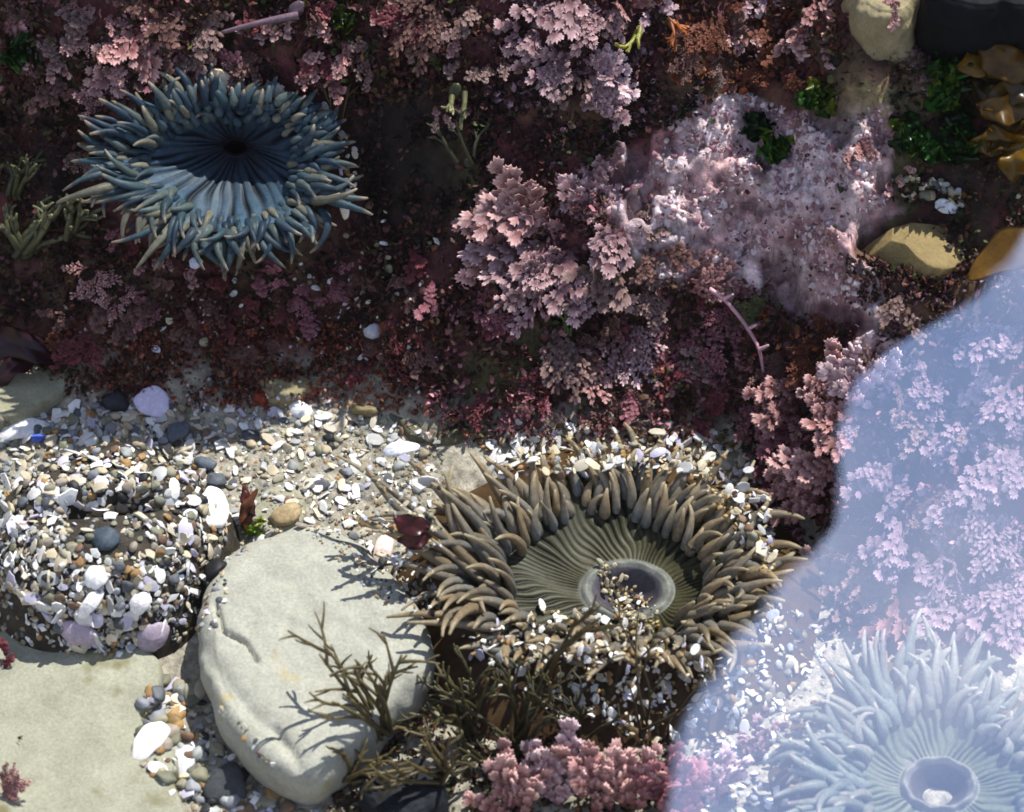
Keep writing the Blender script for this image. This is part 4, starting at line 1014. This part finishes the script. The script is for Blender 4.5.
branch_weed(520, 735, 90, 45, 70, 8, 'dark olive weed standing before the shell covered skirt', cols_=('#2e2a1a', '#4f4a2c'), lift=8, r=2.3)
branch_weed(575, 745, 80, 40, 62, 7, 'dark weed strands between skirt and pink finger bushes', cols_=('#2a2618', '#48432a'), lift=8, r=2.1)
branch_weed(640, 735, 75, 40, 100, 4, 'thin dark weed strands crossing the front of the olive anemone', cols_=('#2e281c', '#4f452e'), r=1.5, lift=14)
branch_weed(540, 690, 74, 10, 120, 2, 'single tall brown strand rising over the olive anemone mouth side', cols_=('#3a3020', '#5c5030'), r=3, lift=16)
branch_weed(440, 780, 120, 60, 60, 8, 'brown weed scraps over the black stone', cols_=('#3a3020', '#62552f'), lift=8)
branch_weed(350, 775, 70, 60, 50, 6, 'low olive weed scraps at the boulder foot', cols_=('#4a4028', '#6a5c38'), lift=4)
branch_weed(500, 770, 100, 60, 60, 7, 'dark weed behind the left finger bush', cols_=('#262214', '#46401f'), lift=6)
branch_weed(30, 250, 70, 50, 60, 9, 'dull green branching fronds at the left edge', cols_=('#34361f', '#6c6a4a'), r=4.4, lift=10, name='green_weed')
branch_weed(75, 228, 60, 40, 40, 5, 'olive fronds left of the blue anemone', cols_=('#34361f', '#716e50'), r=3.8, lift=12, name='green_weed')
branch_weed(20, 195, 80, 40, 40, 4, 'dark green fronds higher at the left edge', cols_=('#2c301a', '#5c5c3c'), r=3.6, lift=8, name='green_weed')
branch_weed(470, 160, 110, 20, 46, 3, 'pale olive strands on the dark wall left of the centre cluster', cols_=('#2c2c1a', '#4c4a32'), r=2.2, lift=16, name='green_weed')
branch_weed(455, 88, 270, 20, 34, 2, 'short olive strand hanging on the dark wall', cols_=('#4a4a2c', '#85825a'), r=3.4, lift=16, name='green_weed')
branch_weed(640, 32, 260, 15, 22, 2, 'bright yellow green scrap below the top edge plates', cols_=('#7a7628', '#928e40'), r=3, lift=16, name='green_weed')
branch_weed(672, 22, 300, 40, 30, 4, 'orange weed strands at the top edge', cols_=('#8a4a20', '#a8602c'), r=2.2, lift=14, name='orange_weed')
branch_weed(560, 330, 95, 20, 30, 3, 'thin green strand at the foot of the centre cluster', cols_=('#4c5a2a', '#6c7a42'), r=1.6, lift=14, name='green_weed')
branch_weed(340, 110, 80, 20, 40, 2, 'fine brown filament above the right rim of the blue anemone', cols_=('#55402a', '#6d5638'), r=1, lift=10, name='brown_filament')
branch_weed(300, 8, 190, 6, 100, 1, 'thin grey blade lying along the top edge', cols_=('#6a5560', '#7d6670'), r=4, lift=14, name='grey_weed', up=0.1, forks=0, curl=0.05)

def sheet(fn, nu, nv, th):
    U, Vv = np.meshgrid(np.linspace(0, 1, nu), np.linspace(-1, 1, nv), indexing='ij')
    Pt = fn(U, Vv)                                     # (nu,nv,3)
    du = np.gradient(Pt, axis=0); dv = np.gradient(Pt, axis=1); N_ = np.cross(du, dv); N_ /= np.linalg.norm(N_, axis=-1, keepdims=True) + 1e-9
    edge = (1 - np.abs(Vv) ** 6)[..., None]
    A_ = (Pt + N_ * th * edge).reshape(-1, 3); B_ = (Pt - N_ * th * edge).reshape(-1, 3)
    F = grid_faces(nu, nv); n = nu * nv
    F2 = F[:, ::-1] + n
    rim = [i * nv for i in range(nu)] + [(nu - 1) * nv + j for j in range(1, nv)] + [i * nv + nv - 1 for i in range(nu - 2, -1, -1)] + [j for j in range(nv - 2, 0, -1)]
    F3 = [(rim[i], rim[(i + 1) % len(rim)], rim[(i + 1) % len(rim)] + n, rim[i] + n) for i in range(len(rim))]
    return np.vstack([A_, B_]), [tuple(f) for f in F] + [tuple(f) for f in F2] + F3
def blade(parent, origin, p, ang, L, Wd, colr, rg, face=None, wave=0.12, name='blade', curl=0.3, sharp=0.75):
    a = math.radians(ang); d = nrm(RX * math.cos(a) + UP * math.sin(a) + CAMDIR * rg.uniform(-0.1, 0.3)); z = nrm((CAMDIR if face is None else face) + rg.normal(0, 0.3, 3)); z = nrm(z - d * (z @ d)); y = np.cross(z, d)
    k = rg.uniform(0, 6, 4)
    def fn(U, Vv):
        w_ = Wd * np.sin(np.pi * np.clip(U * 0.94 + 0.05, 0, 1)) ** sharp * (1 + 0.1 * np.sin(U * 14 + k[3]))
        x = U * L; yv = Vv * w_ + 0.1 * L * np.sin(U * 3 + k[0])
        zz = wave * Wd * (np.sin(U * 9 + k[1] + Vv) * (0.3 + np.abs(Vv)) + 0.6 * np.sin(U * 17 + k[2]) * np.abs(Vv) ** 2) - curl * L * U * U * 0.5 + 0.12 * Wd * Vv * Vv
        return p + x[..., None] * d + yv[..., None] * y + zz[..., None] * z
    V, F = sheet(fn, 36, 15, 0.9)
    t = fbm(V[:, 0], V[:, 2], 14, 5, 3)
    return obj(name, V, F, lin(colr) * (1 + 0.3 * t)[:, None], M['leaf'], parent, origin)
def kelp(px, py, blades, label, lift=14, name='brown_kelp', cat='kelp', colr=('#66480e', '#765612', '#4c380e'), wave=0.35, curl=0.3):
    rg = np.random.default_rng(int(px + py * 3)); p, n, _d = hit(px, py); p = p + CAMDIR * lift
    r = empty(name, p); tag(r, label, cat)
    for i, (dx, dy, ang, L, Wd) in enumerate(blades): blade(r, p, p + RX * dx - UP * dy + CAMDIR * rg.uniform(0, 14), ang, L, Wd, colr[i % len(colr)], rg, wave=wave, curl=curl)
kelp(1010, 70, [(20, 10, 150, 60, 18), (0, -5, 190, 55, 15), (18, 22, 200, 50, 14), (25, -20, 130, 50, 16)], 'brown kelp blades at the right edge, upper clump')
kelp(1015, 125, [(15, -10, 170, 56, 15), (10, 14, 195, 60, 14), (5, 0, 215, 46, 13), (20, 25, 180, 50, 15), (0, 20, 260, 36, 14), (-10, -20, 150, 40, 12)], 'brown kelp blades at the right edge, lower clump')
kelp(1040, 240, [(15, 0, 203, 96, 19)], 'single yellow brown kelp blade beside the reflection edge', colr=('#6a4a0a',), wave=0.05, curl=0.1, lift=30)
kelp(40, 345, [(30, 5, 178, 100, 16), (10, 12, 200, 60, 12)], 'purple red leafy blade at the left edge above the olive slab', name='red_seaweed', cat='red alga', colr=('#361820', '#42202a'), lift=10, wave=0.5)
kelp(250, 530, [(0, 0, 100, 44, 6), (-4, -6, 75, 36, 5), (6, -14, 110, 30, 5)], 'reddish scrap of weed standing on the sand above the boulder', name='red_scrap', cat='red alga', colr=('#6e3a26', '#7a4a30', '#5a2c22'), lift=5, wave=0.3)
kelp(430, 528, [(0, 0, 160, 34, 10), (0, 6, 190, 30, 8)], 'dark red leaf lying beside the olive anemone tentacles', name='red_scrap', cat='red alga', colr=('#4a1c1c', '#5a2622'), lift=5, wave=0.25)
def lettuce(px, py, n, r, label, colr=('#1f4a16', '#2c5e1c', '#163a14', '#5c7a1c'), lift=8):
    rg = np.random.default_rng(int(px * 2 + py)); p, nn, _d = hit(px, py); p = p + nn * lift
    n = n * 2; r = r * 0.78
    root = empty('sea_lettuce', p); tag(root, label, 'green alga')
    for i in range(n):
        blade(root, p, p + RX * rg.normal(0, r * 0.3) + UP * rg.normal(0, r * 0.25) + CAMDIR * rg.uniform(0, 10), rg.uniform(0, 360), r * rg.uniform(0.7, 1.1), r * rg.uniform(0.3, 0.5), colr[int(rg.integers(len(colr)))], rg, wave=0.8, curl=0.7, face=CAMDIR * 0.7, sharp=0.5)
lettuce(950, 78, 9, 30, 'dark green ruffled lettuce left of the upper brown kelp')
lettuce(940, 100, 6, 24, 'small dark green lettuce touching the pale rock')
lettuce(910, 143, 9, 26, 'bright green lettuce above the dark hollow')
lettuce(955, 140, 9, 30, 'deep green lettuce between hollow and lower brown kelp', colr=('#143414', '#1f4a16', '#102a10'))
lettuce(828, 98, 7, 22, 'yellow green lettuce on the upper edge of the pink rock', colr=('#244c16', '#375a18', '#5c6a1c'))
lettuce(782, 148, 8, 20, 'green lettuce in the dark pit of the pink rock', colr=('#1f4a16', '#2f6420', '#5c7a1c'))
lettuce(755, 130, 5, 18, 'blackish green lettuce at the upper lip of the dark pit', colr=('#14281a', '#1c3820'))
lettuce(26, 52, 8, 22, 'dark green moss like lettuce in the upper left corner', colr=('#1c4216', '#2c5a1a', '#142a10'))
lettuce(348, 14, 7, 20, 'olive green lettuce at the top edge left of the feathery weed', colr=('#3a5018', '#4f621c', '#2c3a14'))
lettuce(252, 532, 3, 12, 'tiny yellow green scrap on the weed above the boulder', colr=('#6a8a28', '#8a9a3c'), lift=6)

# ------------------------------------------------------------------ turf: uncountable small flakes of algae over the wall
rg = np.random.default_rng(99)
ANEX = [(232, 165, 120, 85), (612, 566, 160, 120)]
def turf(name, label, areas):
    Vs, Fs, Cs = [], [], []; k = 0
    for poly, cnt, size, pal in areas:
        xs = [a for a, b in poly]; ys = [b for a, b in poly]
        pal = [lin(h) for h in pal]
        pts = np.stack([rg.uniform(min(xs), max(xs), cnt * 4), rg.uniform(min(ys), max(ys), cnt * 4)], -1)
        pts = pts[inpoly(pts[:, 0], pts[:, 1], poly)]
        cl = vnoise(pts[:, 0] / 22, pts[:, 1] / 22, 31); pts = pts[cl > rg.uniform(0.1, 0.75, len(pts))][:cnt]
        for q in pts:
            if any(((q[0] - a) / c_) ** 2 + ((q[1] - b) / e_) ** 2 < 1 for a, b, c_, e_ in ANEX): continue
            p, n, _d = hit(q[0], q[1], [terr_bvh])
            d = nrm(n * 0.5 + rg.normal(0, 0.55, 3) + np.array([0, 0, -0.2])); w_ = nrm(np.cross(d, rg.normal(0, 1, 3))); L = size[0] + (size[1] - size[0]) * rg.random() ** 2
            up = np.cross(w_, d)
            Wd = L * rg.uniform(0.2, 0.42)
            ci = pal[int(vnoise(np.array([q[0] / 15]), np.array([q[1] / 15]), 55)[0] * 0.999 * len(pal))] if rg.random() < 0.6 else pal[int(rg.integers(len(pal)))]
            c = ci * rg.uniform(0.6, 1.35)
            b0 = p + n * rg.uniform(-1, 5)
            Vs.append(np.stack([b0, b0 + d * L * 0.5 + w_ * Wd, b0 + d * L * 0.85 + w_ * Wd * 0.7 - up * L * 0.1, b0 + d * L, b0 + d * L * 0.85 - w_ * Wd * 0.7 - up * L * 0.1, b0 + d * L * 0.5 - w_ * Wd, b0 + d * L * 0.55 + up * L * 0.12]))
            Fs.append(np.array([[0, 1, 6], [1, 2, 6], [2, 3, 6], [3, 4, 6], [4, 5, 6], [5, 0, 6]]) + k); k += 7
            Cs.append(np.stack([c * 0.9, c, c * 1.15, c * 1.2, c * 1.15, c, c]))
    return tag(obj(name, np.vstack(Vs), np.vstack(Fs), np.vstack(Cs), M['turf'], smooth=False), label, 'algae turf', kind='stuff')
PK = ['#8d5a5c', '#a87478', '#6d4442', '#5a3a34', '#94686a', '#4a3a2c']
MR = ['#402323', '#4c2a28', '#321b1b', '#573430', '#241817', '#624040', '#3a2a20']
BR = ['#4a3826', '#5c4430', '#3a2a20', '#5a2f2a', '#55502e', '#7a5038']
DK = ['#1f1815', '#2a1e1a', '#2c1a1a', '#1a1a16']
GO = ['#2f3a1c', '#3f4624', '#4a4428', '#24301a', '#55402a']
RU = ['#7a3a22', '#8f4a2a', '#5c2a20', '#6a3a30', '#94603c']
MV = ['#6a4a56', '#8a6a74', '#553a44', '#a0828a']
turf('red_algae_turf', 'dense dark red and brown algae turf over the reef wall', [
 ([(-60, -40), (215, -40), (210, 80), (80, 115), (-60, 90)], 3800, (5, 15), PK + BR),
 ([(200, -40), (490, -40), (480, 90), (360, 100), (220, 75)], 3600, (4, 14), BR + MR + GO[:2]),
 ([(-60, 80), (110, 100), (110, 300), (-60, 330)], 2400, (4, 14), MR + DK + BR),
 ([(-60, 260), (120, 240), (440, 220), (450, 410), (330, 370), (250, 400), (90, 400), (-60, 360)], 7000, (3, 11), MR + MR + BR),
 ([(30, 320), (430, 320), (440, 412), (350, 404), (260, 410), (130, 404), (60, 385)], 4200, (3, 9), ['#84402c', '#8f4c36', '#6a3024', '#96604a', '#5a3024', '#764c3a']),
 ([(350, 70), (490, 70), (480, 320), (350, 330)], 1800, (4, 12), DK + DK + MR),
 ([(430, 280), (770, 280), (790, 430), (740, 450), (430, 440)], 5200, (4, 14), MR + PK + BR + GO[:1]),
 ([(480, -40), (690, -40), (660, 90), (490, 110)], 2200, (4, 13), MV + MR),
 ([(470, 80), (620, 100), (620, 150), (560, 200), (470, 190)], 1600, (4, 12), DK + MR + GO[:2] + MV[:1]),
 ([(610, 85), (700, 80), (700, 110), (640, 140), (600, 140)], 900, (3, 10), MR + MV + DK + GO[:2]),
 ([(845, 255), (900, 270), (950, 285), (930, 335), (860, 300)], 700, (3, 10), BR + DK + MR),
 ([(530, 190), (610, 190), (610, 260), (530, 260)], 900, (4, 12), PK + MR),
 ([(640, -40), (860, -40), (840, 95), (680, 95)], 2800, (4, 14), RU + MR + BR),
 ([(830, -40), (1080, -40), (1080, 240), (960, 260), (890, 190), (895, 100), (830, 80)], 2800, (4, 12), GO + DK + BR),
 ([(740, 300), (850, 320), (880, 400), (770, 420)], 1800, (3, 11), RU + MR + GO[:1]),
 ([(740, 420), (850, 410), (840, 520), (790, 570), (760, 540)], 1500, (4, 13), MR + PK),
 ([(900, 270), (1080, 240), (1080, 400), (930, 400), (860, 390)], 1600, (4, 13), MR + MV + BR),
 ([(840, 400), (1080, 380), (1080, 640), (900, 650), (840, 560)], 3400, (4, 14), MV + PK + MR),
])
turf('brown_algae_scraps', 'dark olive brown scraps and detritus along the lower edge', [
 ([(330, 740), (440, 700), (560, 690), (720, 740), (700, 830), (330, 830)], 2600, (4, 13), GO + DK + BR),
 ([(690, 590), (780, 560), (800, 600), (720, 760), (690, 720)], 500, (4, 10), BR + DK),
])
turf('crust_specks', 'scattered pink and olive scraps on the pale pink rock', [(PINK, 700, (2.5, 8), PK + MV + GO[:2] + ['#c8a8ac'])])
Vs, Fs, Cs = [], [], []; k = 0
NOD = [pebble_shape(rg, IV2) for _ in range(6)]
for q in np.stack([rg.uniform(550, 920, 9000), rg.uniform(80, 370, 9000)], -1):
    if not inpoly(q[0], q[1], PINK): continue
    dn = vnoise(np.array([q[0] / 34]), np.array([q[1] / 34]), 222)[0] + 0.25 * math.exp(-((q[0] - 810) / 60) ** 2 - ((q[1] - 215) / 50) ** 2)
    dn -= 0.5 * float(sstep(0.1, 0.36, fbm(np.array([q[0]]), np.array([q[1]]), 46, 48, 3))[0])
    if dn < rg.uniform(0.3, 0.7): continue
    p, n, _d = hit(q[0], q[1], [terr_bvh]); sz = 1.2 + 4.2 * rg.random() ** 3.5
    v = (NOD[int(rg.integers(6))] * np.array([1, 1, 1.0]) * sz) @ basis(n, rg, 0.3).T + p
    t = rg.random(); c = lin('#936e70') * (1 - t) + lin('#dccccc') * t
    if rg.random() < 0.35: c = lin('#8a636c')
    Vs.append(v); Fs.append(IF2 + k); k += len(v); Cs.append(np.tile(c, (len(v), 1)))
tag(obj('coralline_crust', np.vstack(Vs), np.vstack(Fs), np.vstack(Cs), M['coral']), 'knobbly white and mauve coralline crust on the pink rock', 'algae crust', kind='stuff')
print('objects', len(bpy.data.objects))
